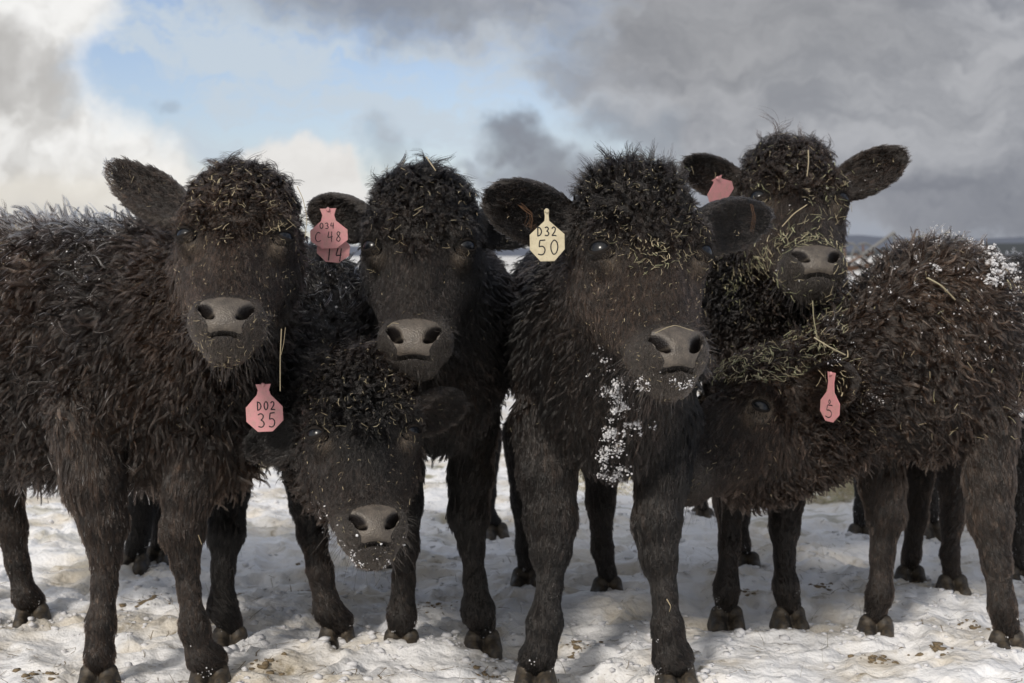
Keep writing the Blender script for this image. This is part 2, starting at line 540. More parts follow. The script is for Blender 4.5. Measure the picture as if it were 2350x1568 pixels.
def build_ground():
    xs_f = axis_coords([(-2.6, -1.6, .03), (-1.6, 1.6, .0105), (1.6, 2.6, .03)])
    g_ = geo(2.6, 4200, .05, 1.09)[1:]
    xs = np.concatenate([-g_[::-1], xs_f, g_])
    ys_f = axis_coords([(1.6, 2.6, .03), (2.6, 5.2, .0105), (5.2, 8.0, .03)])
    ys = np.concatenate([1.6 - (geo(0, 60, .05, 1.15)[1:])[::-1], ys_f, geo(8.0, 5000, .045, 1.05)[1:]])
    X, Y = np.meshgrid(xs, ys, indexing='ij')
    dx = np.gradient(xs)[:, None] + 0 * Y; dy = np.gradient(ys)[None, :] + 0 * X
    cell = np.maximum(dx, dy).ravel()
    Z = snow_height(X.ravel(), Y.ravel(), cell)
    v = np.stack([X.ravel(), Y.ravel(), Z], 1)
    nx, ny = len(xs), len(ys)
    i = np.arange(nx - 1)[:, None] * ny + np.arange(ny - 1)[None, :]
    q = np.stack([i, i + ny, i + ny + 1, i + 1], -1).reshape(-1, 4)

    def fn(g, b, tc):
        geo_n = g.n.new('ShaderNodeNewGeometry')
        sp = g.n.new('ShaderNodeSeparateXYZ'); g.put(sp.inputs[0], tc)
        flat = g.n.new('ShaderNodeCombineXYZ'); g.put(flat.inputs[0], sp.outputs[0]); g.put(flat.inputs[1], sp.outputs[1])
        f = flat.outputs[0]
        c = g.mix(g.noise(f, 6, 6, .65), (.70, .70, .70), (.88, .88, .89))
        # yellowish, muddied and dung-stained snow
        d1 = g.noise(f, 3.2, 6, .62); d2 = g.noise(f, 14, 6, .7)
        c = g.mix(g.m('MULTIPLY', g.ss(d1, .44, .66), .62), c, (.52, .43, .28))
        c = g.mix(g.m('MULTIPLY', g.m('MULTIPLY', g.ss(d2, .55, .68), g.ss(d1, .42, .6)), .85), c, (.25, .20, .12))
        c = g.mix(g.m('MULTIPLY', g.ss(g.noise(f, 40, 5, .7), .66, .74), .7), c, (.11, .085, .05))
        # frozen ground and old grass showing through in the hollows
        c = g.mix(g.m('MULTIPLY', g.ss(sp.outputs[2], -.018, -.042), g.ss(g.noise(f, 9, 5, .7), .46, .60)), c, (.14, .12, .075))
        # grazed-off streaks further out
        st = g.noise(g.vm('MULTIPLY', f, (1.4, 4.5, 1)), 1.5, 6, .65)
        far = g.ss(sp.outputs[1], 3.6, 6.0, 0, 1)
        c = g.mix(g.m('MULTIPLY', g.m('MULTIPLY', g.ss(st, .53, .62), far), .85), c, (.22, .20, .11))
        g.put(b.inputs['Base Color'], c)
        b.inputs['Roughness'].default_value = .62
        b.inputs['Specular IOR Level'].default_value = .35
        h = g.m('ADD', g.m('MULTIPLY', g.noise(tc, 22, 5, .5), 1.0), g.m('MULTIPLY', g.noise(tc, 90, 4, .55), .16))
        bump(g, b, h, .018, .9)
    o = mesh_np('ground', v, q, material('trampled_snow', fn))
    o['kind'] = 'structure'
    # far hills
    def ridge(name, Y, prof, col_, seed):
        a = np.linspace(-1.2, 1.2, 700)
        x = np.tan(a * .55) * Y * 1.2
        az = x / Y
        top = np.interp(az, *zip(*prof)) * Y
        n = sum(vnoise(np.stack([x / Y * f, 0 * x, 0 * x + seed], 1), seed)[:, 0] / f for f in (6, 14, 40, 120, 300)) * Y * .012
        top = np.maximum(top + n * (top > Y * .003), -5)
        rows = []
        for t in np.linspace(0, 1, 9):
            dep = (1 - math.cos(t * math.pi / 2)) * Y * .35
            hz = -20 + (top + 20) * math.sin(t * math.pi / 2) ** .8
            und = vnoise(np.stack([x / Y * 25, 0 * x + t * 3, 0 * x], 1), seed + 3)[:, 0] * Y * .004 * math.sin(t * math.pi)
            rows.append(np.stack([x, Y + dep + und * 6, hz + und], 1))
        v = np.concatenate(rows); n_ = len(x)
        i = (np.arange(8)[:, None] * n_ + np.arange(n_ - 1)[None, :])
        q = np.stack([i, i + 1, i + n_ + 1, i + n_], -1).reshape(-1, 4)
        h = mesh_np(name, v, q, material(name + '_cover', plain(col_, .95, .35, .02)))
        h['kind'] = 'structure'
    ridge('hills', 3000, [(-1.5, .004), (-.3, .006), (.0, .0055), (.16, .006), (.21, .0105), (.24, .0115), (.262, .0155), (.285, .0180), (.31, .0150), (.34, .0125), (.5, .02), (1.5, .01)], (.10, .115, .15), 3)  # bluish grey cover colour stands in for distance haze
    ridge('wooded_hills', 1700, [(-1.5, -.001), (.20, -.001), (.25, .0015), (.30, .0045), (.33, .0085), (.36, .010), (.6, .012), (1.5, .004)], (.028, .033, .034), 8)


build_ground()
# ---------------------------------------------------------------- a calf's head, in its own frame
# x = across, -y = out of the face, +z = up to the poll, origin between the eyes
def head_prims(ears, nw=1.0):
    P = []
    def E(c, r, R=None, k=0.03, **kw):
        P.append(Ell(V(c), V(r), R, k=k, tag='head', **kw))
    E((0, .075, .070), (.102, .100, .117), k=.03)                       # cranium
    P.append(Cone((0, .045, .06), (0, .026, -.045), .078, .054, k=.03, tag='head'))
    P.append(Cone((0, .026, -.045), (0, .026, -.16), .054, .045, k=.03, tag='head'))   # forehead to nose bridge
    P.append(Cone((0, .11, .02), (0, .054, -.165), .086, .041, k=.04, tag='head'))     # lower jaw mass
    for sx in (-1, 1):
        P.append(Cone((sx * .052, .10, .0), (sx * .032, .058, -.13), .053, .036, k=.04, tag='head'))  # cheek
        E((sx * .079, .022, .004), (.030, .034, .034), k=.03)           # eye bulge
        E((sx * .066, .007, .037), (.036, .030, .019), k=.022)          # brow
        E((sx * .036, .002, -.190), (.028, .034, .031), k=.020)         # nostril wing
    E((0, .028, -.192), (.063, .058, .048), k=.03)                      # muzzle
    E((0, -.006, -.205), (.042, .032, .036), k=.02)                     # nose plate
    E((0, .026, -.237), (.041, .038, .021), k=.018)                      # lower lip and chin
    for sx in (-1, 1):
        # comma shaped nostril, leaning outwards at its top
        R = rot('y', sx * 0.62) @ rot('z', sx * -.45)
        P.append(Ell((sx * .0365, -.030, -.194), (.0068, .046, .0175), R, k=.006, tag='head', neg=True))
        R2 = rot('y', sx * 1.15)
        P.append(Ell((sx * .0285, -.030, -.2075), (.0045, .030, .011), R2, k=.005, tag='head', neg=True))
        P.append(Ell((sx * .0885, .009, .003), (.0225, .0225, .019), None, k=.006, tag='head', neg=True))
    P.append(Ell((0, -.014, -.2355), (.044, .020, .0030), rot('x', -.1), k=.004, tag='head', neg=True))   # mouth line
    for sx in (-1, 1):                                              # hollow between nose bridge and cheek
        P.append(Ell((sx * .066, -.030, -.062), (.020, .030, .050), rot('y', sx * -.15), k=.035, tag='head', neg=True))
    for p in P:
        if isinstance(p, Ell) and p.c[2] < -.15:
            p.c[0] *= nw; p.r[0] *= nw
    for e in ears:
        P += ear_prims(e)
    return P


def ear_prims(e):
    """e: root, tip (head frame), face = the way the cup opens, w = half width"""
    r, t, f, w = V(e['root']), V(e['tip']), unit(e['face']), e.get('w', .048)
    ax = unit(t - r); L = np.linalg.norm(t - r)
    f = unit(f - ax * f.dot(ax)); sd = np.cross(ax, f)
    R = np.stack([ax, sd, f], 1)
    c = r + ax * L * .56
    P = [Cone(r - ax * .03, r + ax * L * .30, .030, .026, k=.03, tag='ear', flow=ax),
         Ell(c, (L * .50, w, .026), R, k=.016, tag='ear', flow=ax),
         Ell(c + f * .021 + ax * .006, (L * .45, w * .90, .028), R, k=.006, tag='ear', neg=True)]
    return P


def rot(ax, a):
    c, s = math.cos(a), math.sin(a)
    return {'x': np.array([[1, 0, 0], [0, c, -s], [0, s, c]]),
            'y': np.array([[c, 0, s], [0, 1, 0], [-s, 0, c]]),
            'z': np.array([[c, -s, 0], [s, c, 0], [0, 0, 1]])}[ax]
# ---------------------------------------------------------------- hoof, eye and lid shapes (shared by every calf)
def np_mesh(name, v, q, mat):
    o = mesh_np(name, v, q, mat)
    me = o.data
    bpy.data.objects.remove(o)
    return me


def hoof_mesh():
    P = []
    for sx in (-1, 1):
        P.append(Cone((sx * .0205, .014, .018), (sx * .0195, .006, .050), .026, .020, k=.004))
        P.append(Ell((sx * .0215, -.018, .014), (.0205, .036, .034), rot('z', sx * .08), k=.014))
    F, lo = field(P, (-.07, -.08, .0), (.07, .085, .08), .003)
    # flat sole
    n = F.shape[2]; zz = lo[2] + .003 * np.arange(n)
    F = np.maximum(F, (.004 - zz)[None, None, :].astype(np.float32))
    v, q = surface_nets(F, lo, .003)
    v = smooth(v, q, 1)
    return np_mesh('hoof', v, q, M['hoof'])


def eye_mesh():
    bpy_me = bpy.data.meshes.new('eyeball')
    import bmesh
    bm = bmesh.new()
    bmesh.ops.create_uvsphere(bm, u_segments=40, v_segments=24, radius=.0202)
    for f in bm.faces: f.smooth = True
    bm.to_mesh(bpy_me); bm.free()
    bpy_me.materials.append(M['eye'])
    return bpy_me


def lid_mesh(wide=1.0, upper=1.0):
    """a shell round the eyeball (looking along +Z of its own frame) with an almond opening, lids thickened"""
    nu, nr = 64, 9
    vs, qs = [], []
    for i in range(nu):
        a = 2 * math.pi * i / nu
        ca, sa = math.cos(a), math.sin(a)
        w, h = .0178, (.0078 * upper if sa > 0 else .0108) * wide
        hx = w * ca
        hy = h * math.copysign(abs(sa) ** 1.25, sa)
        r0 = math.hypot(hx, hy)
        for j in range(nr + 2):
            if j == 0: r, off = r0, .0203           # inner edge touches the eye
            elif j == 1: r, off = r0 - .0004, .0222
            else:
                t = (j - 1) / nr
                r = r0 + (.0232 - r0) * t; off = .0222 + .0010 * math.sin(min(1, t * 2.4) * math.pi)
            ang = math.asin(min(.999, r / .0236))
            vs.append((math.sin(ang) * off * (hx / r0), math.sin(ang) * off * (hy / r0), math.cos(ang) * off))
    n = nr + 2
    for i in range(nu):
        for j in range(n - 1):
            a, b = i * n + j, ((i + 1) % nu) * n + j
            qs.append((a, a + 1, b + 1, b))
    return np_mesh('eyelid', np.array(vs), np.array(qs), M['lid'])


HOOF, EYE, LID = hoof_mesh(), eye_mesh(), lid_mesh()
SLEEPY = lid_mesh(.92, .62)


def child(name, me, parent, mw):
    o = bpy.data.objects.new(name, me)
    COL.objects.link(o)
    o.parent = parent
    o.matrix_parent_inverse = Matrix.Translation(-Vector(parent.location))
    o.matrix_basis = mw
    return o


def mat4(R, o, s=1.0):
    m = Matrix([list(R[i] * s) + [o[i]] for i in range(3)] + [[0, 0, 0, 1]])
    return m


def frame_from(fwd, up):
    f = unit(fwd); u = unit(V(up) - f * np.dot(up, f)); r = np.cross(u, f)
    return np.stack([r, u, f], 1)          # columns: x right, y up, z forward


def nose_mask(L, nw=1.0):
    """how far inside the hairless nose plate a point of the head lies (>0 inside)"""
    x, y, z = np.abs(L[:, 0]) / nw, L[:, 1], L[:, 2]
    hw = np.interp(z, [-.242, -.236, -.225, -.212, -.200, -.185, -.170, -.160],
                   [.034, .031, .029, .037, .0475, .0500, .042, .026])
    top = -.162 - (x / .045) ** 2 * .010
    m = np.minimum(hw - x, np.minimum((top - z), z + .2335))
    return np.where(y < .020, m, -1)


# ---------------------------------------------------------------- hair
def write_hair(name, parent, P, rad, colr, mat):
    n, k, _ = P.shape
    hc = bpy.data.hair_curves.new(name)
    hc.add_curves([k] * n)
    hc.attributes['position'].data.foreach_set('vector', P.astype(np.float32).ravel())
    ra = hc.attributes.get('radius') or hc.attributes.new('radius', 'FLOAT', 'POINT')
    ra.data.foreach_set('value', rad.astype(np.float32).ravel())
    ca = hc.attributes.new('coat_colour', 'FLOAT_COLOR', 'POINT')
    c4 = np.concatenate([colr, np.ones(colr.shape[:2] + (1,))], -1)
    ca.data.foreach_set('color', c4.astype(np.float32).ravel())
    hc.materials.append(mat)
    o = bpy.data.objects.new(name, hc)
    COL.objects.link(o)
    o.parent = parent
    o.matrix_parent_inverse = Matrix.Translation(-Vector(parent.location))
    return o


def grow(root, nor, flow, L, lift, curl, clump, nclump, width, rng, K=8, grav=.25, wav=.3, clump_axis=None, rad_tip=.25):
    """strands: root (N,3), nor, flow tangents, length L (N), lift (N) 0 flat .. 1 upright, curl (N) radians per strand"""
    N = len(root)
    idx = rng.choice(N, nclump, replace=False)
    kd = kdtree.KDTree(nclump)
    for j, i in enumerate(idx): kd.insert(root[i], j)
    kd.balance()
    cid = np.fromiter((kd.find(p)[1] for p in root), np.int64, N)
    # per clump character
    cr = nrm(rng.normal(size=(nclump, 3))); cs = rng.uniform(.6, 1.4, nclump); sg = rng.choice([-1, 1], nclump)
    cw = rng.normal(size=(nclump, 3)) * .30; ph = rng.uniform(0, 6.28, nclump); fq = rng.uniform(.7, 1.3, nclump) * 5.0; sw = np.clip(rng.normal(size=nclump) * .5 + .5, 0, 1)
    cl = rng.uniform(.75, 1.2, nclump)

    def path(i, j):
        n_, f_, l_ = nor[i], flow[i], L[i]
        low = vnoise(root[i] * 9, 3) * wav * 1.3
        tang = f_ + low + cw[j] * wav
        tang = nrm(tang - n_ * np.sum(tang * n_, 1)[:, None])
        lf = lift[i][:, None]
        d = nrm(tang * (1 - lf) + n_ * lf + rng.normal(size=(len(i), 3)) * .06)
        ax = nrm(np.cross(n_, tang) + cr[j] * .9)
        om = (curl[i] * cs[j] * sg[j]) / K
        step = (l_ * cl[j] / K)[:, None]
        P = np.empty((len(i), K + 1, 3)); P[:, 0] = root[i]
        for s in range(K):
            P[:, s + 1] = P[:, s] + d * step
            q_ = np.clip((curl[i] - 2.8) / 1.2, 0, 1)
            wv = q_ + (1 - q_) * np.cos(ph[j] + fq[j] * .8 * s / K) * 2.1
            d = rotate(d, ax, om * wv)
            pull = np.clip(1 - curl[i] / 4, .15, 1)[:, None]
            d = nrm(d + (tang - d) * .16 * pull * (1 - lf) + np.array((0, 0, -1)) * grav * .16)
            # never dive into the skin
            dn = np.sum(d * n_, 1)[:, None]
            h = np.sum((P[:, s + 1] - P[:, 0]) * n_, 1)[:, None]
            d = nrm(d + n_ * np.where((dn < 0) & (h < .004), -dn, 0))
        return P
    P = path(np.arange(N), cid)
    Gp = path(idx, np.arange(nclump))
    t = np.linspace(0, 1, K + 1)[None, :, None]
    w = clump[:, None, None] * (.35 * t + .65 * sstep(t, .02, .60))
    P = P * (1 - w) + (Gp[cid]) * w
    P += rng.normal(size=P.shape) * (.0006 * t)
    tt = np.linspace(0, 1, K + 1)[None, :]
    rad = width[:, None] * (1 - (1 - rad_tip) * tt ** 1.5) * rng.uniform(.7, 1.3, N)[:, None]
    return P, rad, cid


def sample_faces(v, q, vn, n, rng, weight=None):
    a = np.linalg.norm(np.cross(v[q[:, 2]] - v[q[:, 0]], v[q[:, 3]] - v[q[:, 1]]), axis=1) * .5
    if weight is not None: a = a * weight
    f = rng.choice(len(q), n, p=a / a.sum())
    u, w = rng.random(n)[:, None], rng.random(n)[:, None]
    c = [(1 - u) * (1 - w), u * (1 - w), u * w, (1 - u) * w]
    p = sum(v[q[f, i]] * c[i] for i in range(4))
    m = nrm(sum(vn[q[f, i]] * c[i] for i in range(4)))
    return p, m


COATS = {}
HAIRK = 2.3


def make_calf(name, label, sp, seed):
    rng = np.random.default_rng(seed)
    h = sp['head']
    s = h['s']
    Rh = rot('y', h.get('roll', 0)) @ rot('z', h['yaw']) @ rot('x', -h['pitch'])
    oh = W(*h['eye'])
    F, B = V(sp['F']), V(sp['B'])
    ax = unit(B - F); side = unit(np.cross(ax, (0, 0, 1))); up = np.cross(side, ax)
    Rt = np.stack([ax, side, up], 1)
    rw, rh = sp['rw'], sp['rh']
    L = np.linalg.norm(B - F)
    fl = unit(ax * .55 - V((0, 0, 1)))
    hl = sp.get('hl', .045)
    T = []
    T.append(Ell((F + B) / 2 - up * .01, (L * .5 + .16, rw, rh), Rt, k=.06, flow=fl, hl=hl))
    T.append(Ell(F, (.19, rw * .95, rh * .98), Rt, k=.06, flow=fl, hl=hl))
    T.append(Ell(B + up * .02, (.20, rw * .95, rh * .86), Rt, k=.06, flow=fl, hl=hl))
    T.append(Ell(F - ax * .13 - up * (rh * .55), (.10, .085, .11), Rt, k=.08, flow=(0, 0, -1), hl=hl))
    T.append(Cone(F + up * (rh - .075), B + up * (rh - .075), .075, .075, k=.06, flow=fl, hl=hl))

    def hw(p): return oh + Rh @ (V(p) * s)
    n1 = F + up * sp.get('nu', .06) - ax * .02
    T.append(Cone(hw((0, .13, .05)), n1, .105 * s, sp.get('nr', .15), k=.06, hl=hl, tag='neck', flow=unit(unit(n1 - oh) + V((0, 0, -.8)))))
    n2 = F - up * .10 - ax * .10
    T.append(Cone(hw((0, .135, -.03)), n2, .085 * s, sp.get('nr2', .12), k=.06, hl=hl * .9, tag='neck', flow=unit(unit(n2 - oh) + V((0, 0, -.6)))))
    for a, b, ra, rb in sp.get('extra', ()):
        T.append(Cone(a, b, ra, rb, k=.06, hl=hl, tag='neck', flow=fl))
    hooves = []
    for lg in sp['legs']:
        pts = lg['p']
        yb = lg.get('Y') or G(pts[-1][0], pts[-1][1])[1] + .03
        yt = lg.get('Yt', yb + .03)
        fur = .008
        y0, y1 = pts[0][1], pts[-1][1]
        P3 = []
        for i, (dx, dy, hwp) in enumerate(pts):
            t = (dy - y0) / (y1 - y0)
            Y = yt + (yb - yt) * min(1, t * 1.3)
            P3.append((W(dx, dy, Y), max(.016, hwp * Y / FD * (.93 if hwp * Y / FD < .040 else 1.0) - fur)))
        end = P3[-1][0].copy()
        P3[-1] = (end * (1, 1, 0) + V((0, .012, .050)), min(P3[-1][1], .037))
        for (a, ra), (b, rb) in zip(P3[:-1], P3[1:]):
            z = (a[2] + b[2]) / 2
            T.append(Cone(a, b, ra, rb, k=.022, flow=unit(unit(b - a)), hl=float(np.interp(z, [0, .25, .42, .6], [.011, .014, .026, .036])), tag='leg'))
        hooves.append((end, lg.get('toe', 0), lg.get('hs', 1.0)))
    nw = h.get('nw', 1.0)
    HP = head_prims(h['ears'], nw)
    for p in HP:                                            # into the world
        if isinstance(p, Cone):
            p.a, p.b = hw(p.a), hw(p.b); p.ra *= s; p.rb *= s
        else:
            p.c = hw(p.c); p.r = p.r * s; p.R = Rh @ p.R
        p.k *= s; p.flow = Rh @ p.flow
    # subtract last: trunk first, then the head's own list
    T = T + HP
    allp = T
    lo = np.min([p.box()[0] for p in allp], 0); hi = np.max([p.box()[1] for p in allp], 0)
    lo[2] = max(lo[2], -.02)
    Fb, l0 = field(allp, lo, hi, .009)
    vb, qb = surface_nets(Fb, l0, .009)
    hc = hw((0, .06, -.02)); Rs = .30 * s
    Fh, l1 = field(allp, hc - Rs - .02, hc + Rs + .02, .0034)
    vh, qh = surface_nets(Fh, l1, .0034)
    cb = vb[qb].mean(1); ch = vh[qh].mean(1)
    vb, qb = keep_faces(vb, qb, np.linalg.norm(cb - hc, axis=1) > Rs - .012)
    vh, qh = keep_faces(vh, qh, np.linalg.norm(ch - hc, axis=1) < Rs)
    vb = smooth(vb, qb, 2); vh = smooth(vh, qh, 1)
    nb, nh = vnormals(vb, qb), vnormals(vh, qh)
    # root empty on the ground under the shoulders
    root = bpy.data.objects.new(name, None); COL.objects.link(root)
    root.empty_display_size = .1
    root.location = (F[0], F[1], 0)
    root['label'] = label; root['category'] = 'calf'; root['group'] = 'black calves huddled in the snow'
    Lh = (ch_loc(vh, oh, Rh, s))
    # draw the rim of the nose plate cleanly: slide nearby vertices on to it
    mk = nose_mask(Lh, nw)
    gr = np.stack([(nose_mask(Lh + d_, nw) - nose_mask(Lh - d_, nw)) / .004 for d_ in np.eye(3) * .002], 1)
    gr[np.abs(gr).max(1) > 3] = 0
    gr = gr @ Rh.T; gr = gr - nh * np.sum(gr * nh, 1)[:, None]
    near = np.abs(mk) < .0021
    stepv = -(mk * s)[:, None] * gr / (np.sum(gr * gr, 1)[:, None] + .2)
    vh = vh + stepv * near[:, None]
    mk = np.where(near, 0, mk)
    fm = mk[qh].mean(1) > 0
    vn_, qn_ = keep_faces(vh, qh, fm)
    vk, qk = keep_faces(vh, qh, ~fm)
    v, q = weld([(vb, qb), (vk, qk)])
    mesh_np('body', v, q, M['skin'], root)
    nos = np.zeros(len(vn_))
    for p in HP:
        if p.neg and p.tag == 'head' and isinstance(p, Ell) and p.r[2] < .0190 * s and p.r[1] > .025 * s:
            nos = np.maximum(nos, sstep(p.d(vn_[:, 0], vn_[:, 1], vn_[:, 2]), .0022, -.0002))
    mesh_np('nose_pad', vn_, qn_, M['nose'], root, True, dict(nostril=nos))
    eyes = []
    for sx in (-1, 1):
        fdir = Rh @ unit((sx * .62, -.78, .02))
        eu = unit(Rh @ unit((sx * -.25, .0, 1.0)))
        c = hw((sx * .0845, .0135, .003))
        fr = frame_from(fdir, eu)
        child('eyeball', EYE, root, mat4(fr, c, s * 1.10)); eyes.append((c, fr))
        child('eyelid', SLEEPY if h.get('sleepy') else LID, root, mat4(fr, c, s * 1.10))
    for (e, toe, hs) in hooves:
        child('hoof', HOOF, root, Matrix.Translation(V((e[0], e[1] - .0, -.018))) @ Matrix.Rotation(toe, 4, 'Z') @ Matrix.Diagonal((hs * .95, hs * .95, hs * .95, 1)))
    # ---- coat
    info = dict(v=v, q=q, o=oh, R=Rh, s=s, F=F, B=B, ax=ax, T=T, root=root, hw=hw, nw=nw, eyes=eyes, hooves=[e[0] for e in hooves])
    coat(info, sp, rng)
    return info


def ch_loc(v, o, R, s):
    return ((v - o) @ R) / s


def coat(info, sp, rng):
    v, q, s = info['v'], info['q'], info['s']
    vn = vnormals(v, q)
    Nc = int(sp.get('n', 70000) * HAIRK)
    cen = v[q].mean(1)
    Lc = ch_loc(cen, info['o'], info['R'], s)
    rad = np.linalg.norm(Lc - (0, .06, -.02), axis=1)
    inhead = rad < .27
    wt = np.where(inhead, 4.6, 1.0)
    # leave out what no nearby viewpoint sees
    pr = project(cen)
    fn = nrm(np.cross(v[q[:, 2]] - v[q[:, 0]], v[q[:, 3]] - v[q[:, 1]]))
    vd = nrm(np.array((0, 0, CAM_H)) - cen)
    fac = np.sum(fn * vd, 1)
    wt = wt * np.where(fac < -.35, .12, 1.0) * np.where((pr[:, 0] < -260) | (pr[:, 0] > 2610), 0.05, 1) * np.where(cen[:, 2] < .35, 1.25, 1)
    p, n = sample_faces(v, q, vn, Nc, rng, wt)
    # short hair and lashes on the eyelids
    lp, ln, lf = [], [], []
    for c_, fr_ in info['eyes']:
        m_ = 900
        a_ = rng.uniform(0, 6.283, m_); r_ = rng.uniform(0, 1, m_)
        ca, sa = np.cos(a_), np.sin(a_)
        hx = .0190 * ca; hy = np.where(sa > 0, .0085, .0118) * np.sign(sa) * np.abs(sa) ** 1.25
        r0 = np.hypot(hx, hy); r1 = r0 + .0010 + (.0223 - r0) * r_ ** .8
        lash = (r_ < .10) & (sa > .15)
        an = np.arcsin(np.minimum(.999, r1 / .0236))
        dl = np.stack([np.sin(an) * hx / r0, np.sin(an) * hy / r0, np.cos(an)], 1)
        dw = dl @ fr_.T
        lp.append(c_ + dw * .0246 * s); ln.append(dw); lf.append(lash)
    lp, ln, lf = np.concatenate(lp), np.concatenate(ln), np.concatenate(lf)
    isl = np.concatenate([np.zeros(len(p), bool), np.ones(len(lp), bool)])
    lsh = np.concatenate([np.zeros(len(p), bool), lf])
    p = np.concatenate([p, lp]); n = np.concatenate([n, ln])
    Ll = ch_loc(p, info['o'], info['R'], s)
    Nl = n @ info['R']
    # blend of what the nearest shapes say
    W_ = np.zeros(len(p)); fl = np.zeros((len(p), 3)); hl = np.zeros(len(p)); tg = {'head': 0., 'ear': 0., 'leg': 0., 'neck': 0., 'trunk': 0.}
    tg = {k: np.zeros(len(p)) for k in tg}
    for pr_ in info['T']:
        if pr_.neg: continue
        d = pr_.d(p[:, 0], p[:, 1], p[:, 2])
        w = np.exp(-np.clip(d, -.01, 1) / .014)
        W_ += w; fl += w[:, None] * pr_.flow; hl += w * pr_.hl; tg[pr_.tag] += w
    fl /= W_[:, None]; hl /= W_
    for k in tg: tg[k] = tg[k] / W_
    head, ear, leg = tg['head'], tg['ear'], tg['leg'] * sstep(p[:, 2], .60, .40)
    x, y, z = Ll.T
    shag = sp.get('shag', 1.0)
    hl = hl * shag
    # face
    poll = sstep(z + .075 * np.exp(-(x / .040) ** 2) * (y < .1) + .022 * vnoise(Ll * 30, 4)[:, 0], -.005, .125)
    jaw = sstep(y, .05, .13)
    fz = .0085 + .010 * jaw + .012 * sstep(-z, .12, .04) * 0 + .004 * sstep(z, -.12, .0)
    fz = np.where(z < -.15, .0055 + .008 * sstep(y, .02, .08), fz)
    facel = fz * (1 - poll) + sp.get('poll', .036) * poll * (.72 + .85 * sstep(z, .09, .16) * rng.random(len(p)))
    facef = np.stack([x * 5, .25 + 0 * x, -1 + 0 * x], 1)
    top = np.stack([x * 4, (y - .07) * 2, .4 + sstep(z, .10, .16)], 1)
    facef = nrm(facef * (1 - poll)[:, None] + top * poll[:, None])
    facef = facef @ info['R'].T
    fl = fl * (1 - head)[:, None] + facef * head[:, None]
    hl = hl * (1 - head) + facel * s * head
    # ears: longer hair along the rim
    inner = np.zeros(len(p)); base_e = np.zeros(len(p))
    for pr_ in info['T']:
        if pr_.neg and pr_.tag == 'ear':
            dd = pr_.d(p[:, 0], p[:, 1], p[:, 2])
            inner = np.maximum(inner, sstep(np.abs(dd), .007, .002))
            base_e = np.maximum(base_e, sstep(dd, .03, .0) * (dd > .002))
    rim = np.clip(base_e - inner, 0, 1)
    hl = hl * (1 - ear) + (.011 + .006 * rim * (inner < .3) + .012 * inner * rng.random(len(p)) ** 2) * ear
    lift = np.full(len(p), sp.get('lift', .13))
    lift = lift * (.6 + .8 * rng.random(len(p)))
    lift = lift * (1 - head) + (.20 + (.14 + .50 * sstep(z, .09, .16)) * poll * rng.uniform(.5, 1.5, len(p))) * head
    lift = lift * (1 - leg) + .16 * leg; lift = np.where(ear > .5, .14 + .1 * inner, lift)
    curl = sp.get('wave', 1.2) * np.ones(len(p))
    curl = curl * (1 - head) + (.3 + sp.get('curl', 3.0) * poll) * head
    curl = curl * (1 - leg) + .25 * leg
    curl = np.where(ear > .5, .5, curl)
    clump = np.full(len(p), sp.get('clump', .70)); clump = clump * (1 - leg) + .3 * leg; clump = clump * (1 - head) + (.12 + .5 * poll) * head; clump = np.where(ear > .5, .3, clump)
    width = (.00031 + .00020 * (1 - head) + .00014 * poll * head)
    # bare places: nose plate, eye openings
    keep = nose_mask(Ll, info['nw']) < rng.random(len(Ll)) ** 2 * .006 - .0016
    for sx in (-1, 1):
        de = np.linalg.norm(Ll - (sx * .090, .006, .003), axis=1)
        keep &= de > .0165
        near = sstep(de, .045, .018)
        hl = hl * (1 - .6 * near); lift = lift * (1 - .6 * near); poll_e = near
    keep &= ~((z < -.19) & (np.abs(x) < .07) & (y < -.012) & (np.sum(n * vd_of(p), 1) < .15) & (head > .5))
    keep |= isl
    hl = np.where(isl, np.where(lsh, .010, .0042), hl); lift = np.where(isl, np.where(lsh, .75, .12), lift); clump = np.where(isl, .1, clump)
    p, n, fl, hl, lift, curl, clump, width = (a[keep] for a in (p, n, fl, hl, lift, curl, clump, width))
    Ll = Ll[keep]; headk = head[keep]; legk = leg[keep]; pollk = poll[keep] * headk; earh = ear[keep]; rimk = rim[keep]
    whisk = (Ll[:, 2] < -.15) & (headk > .5) & (rng.random(len(p)) < .012)
    hl = np.where(whisk, hl * rng.uniform(2.5, 5, len(p)), hl); lift = np.where(whisk, .75, lift); clump = np.where(whisk, 0, clump)
    tang = nrm(fl - n * np.sum(fl * n, 1)[:, None] + 1e-6)
    hl = hl * (.75 + .5 * rng.random(len(p)))
    P, rd, cid = grow(p, n, tang, hl, lift, curl, clump, max(10, int(len(p) / 9)), width, rng, K=7, grav=.35, wav=sp.get('wild', .27))
    # colour: black, browner in drifts; tips and some hairs lightened as painted highlights
    b = vnoise(p * 5, 7)[:, 0] * .5 + .5
    br = np.clip(sp.get('brown', .3) + (b - .5) * .6 + .25 * (legk) * sp.get('legbrown', 0), 0, 1)
    if 'brownf' in sp: br = np.clip(br + sp['brownf'](p, Ll, headk), 0, 1)
    base = np.array((.0012, .0011, .0011)); brn = np.array((.025, .0145, .0092))
    c = base + (brn - base) * (br ** 1.5)[:, None]
    nc_ = cid.max() + 1
    c = c * (rng.lognormal(0, .65, nc_)[cid] * rng.uniform(.6, 1.5, len(p)))[:, None]
    pale = (rng.random(len(p)) < .06 + .09 * headk) | (rng.random(nc_)[cid] < .04)  # lighter hairs, commoner on the head: highlights put into the hair colour
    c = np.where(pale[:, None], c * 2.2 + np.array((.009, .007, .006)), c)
    c = np.repeat(c[:, None, :], P.shape[1], 1)
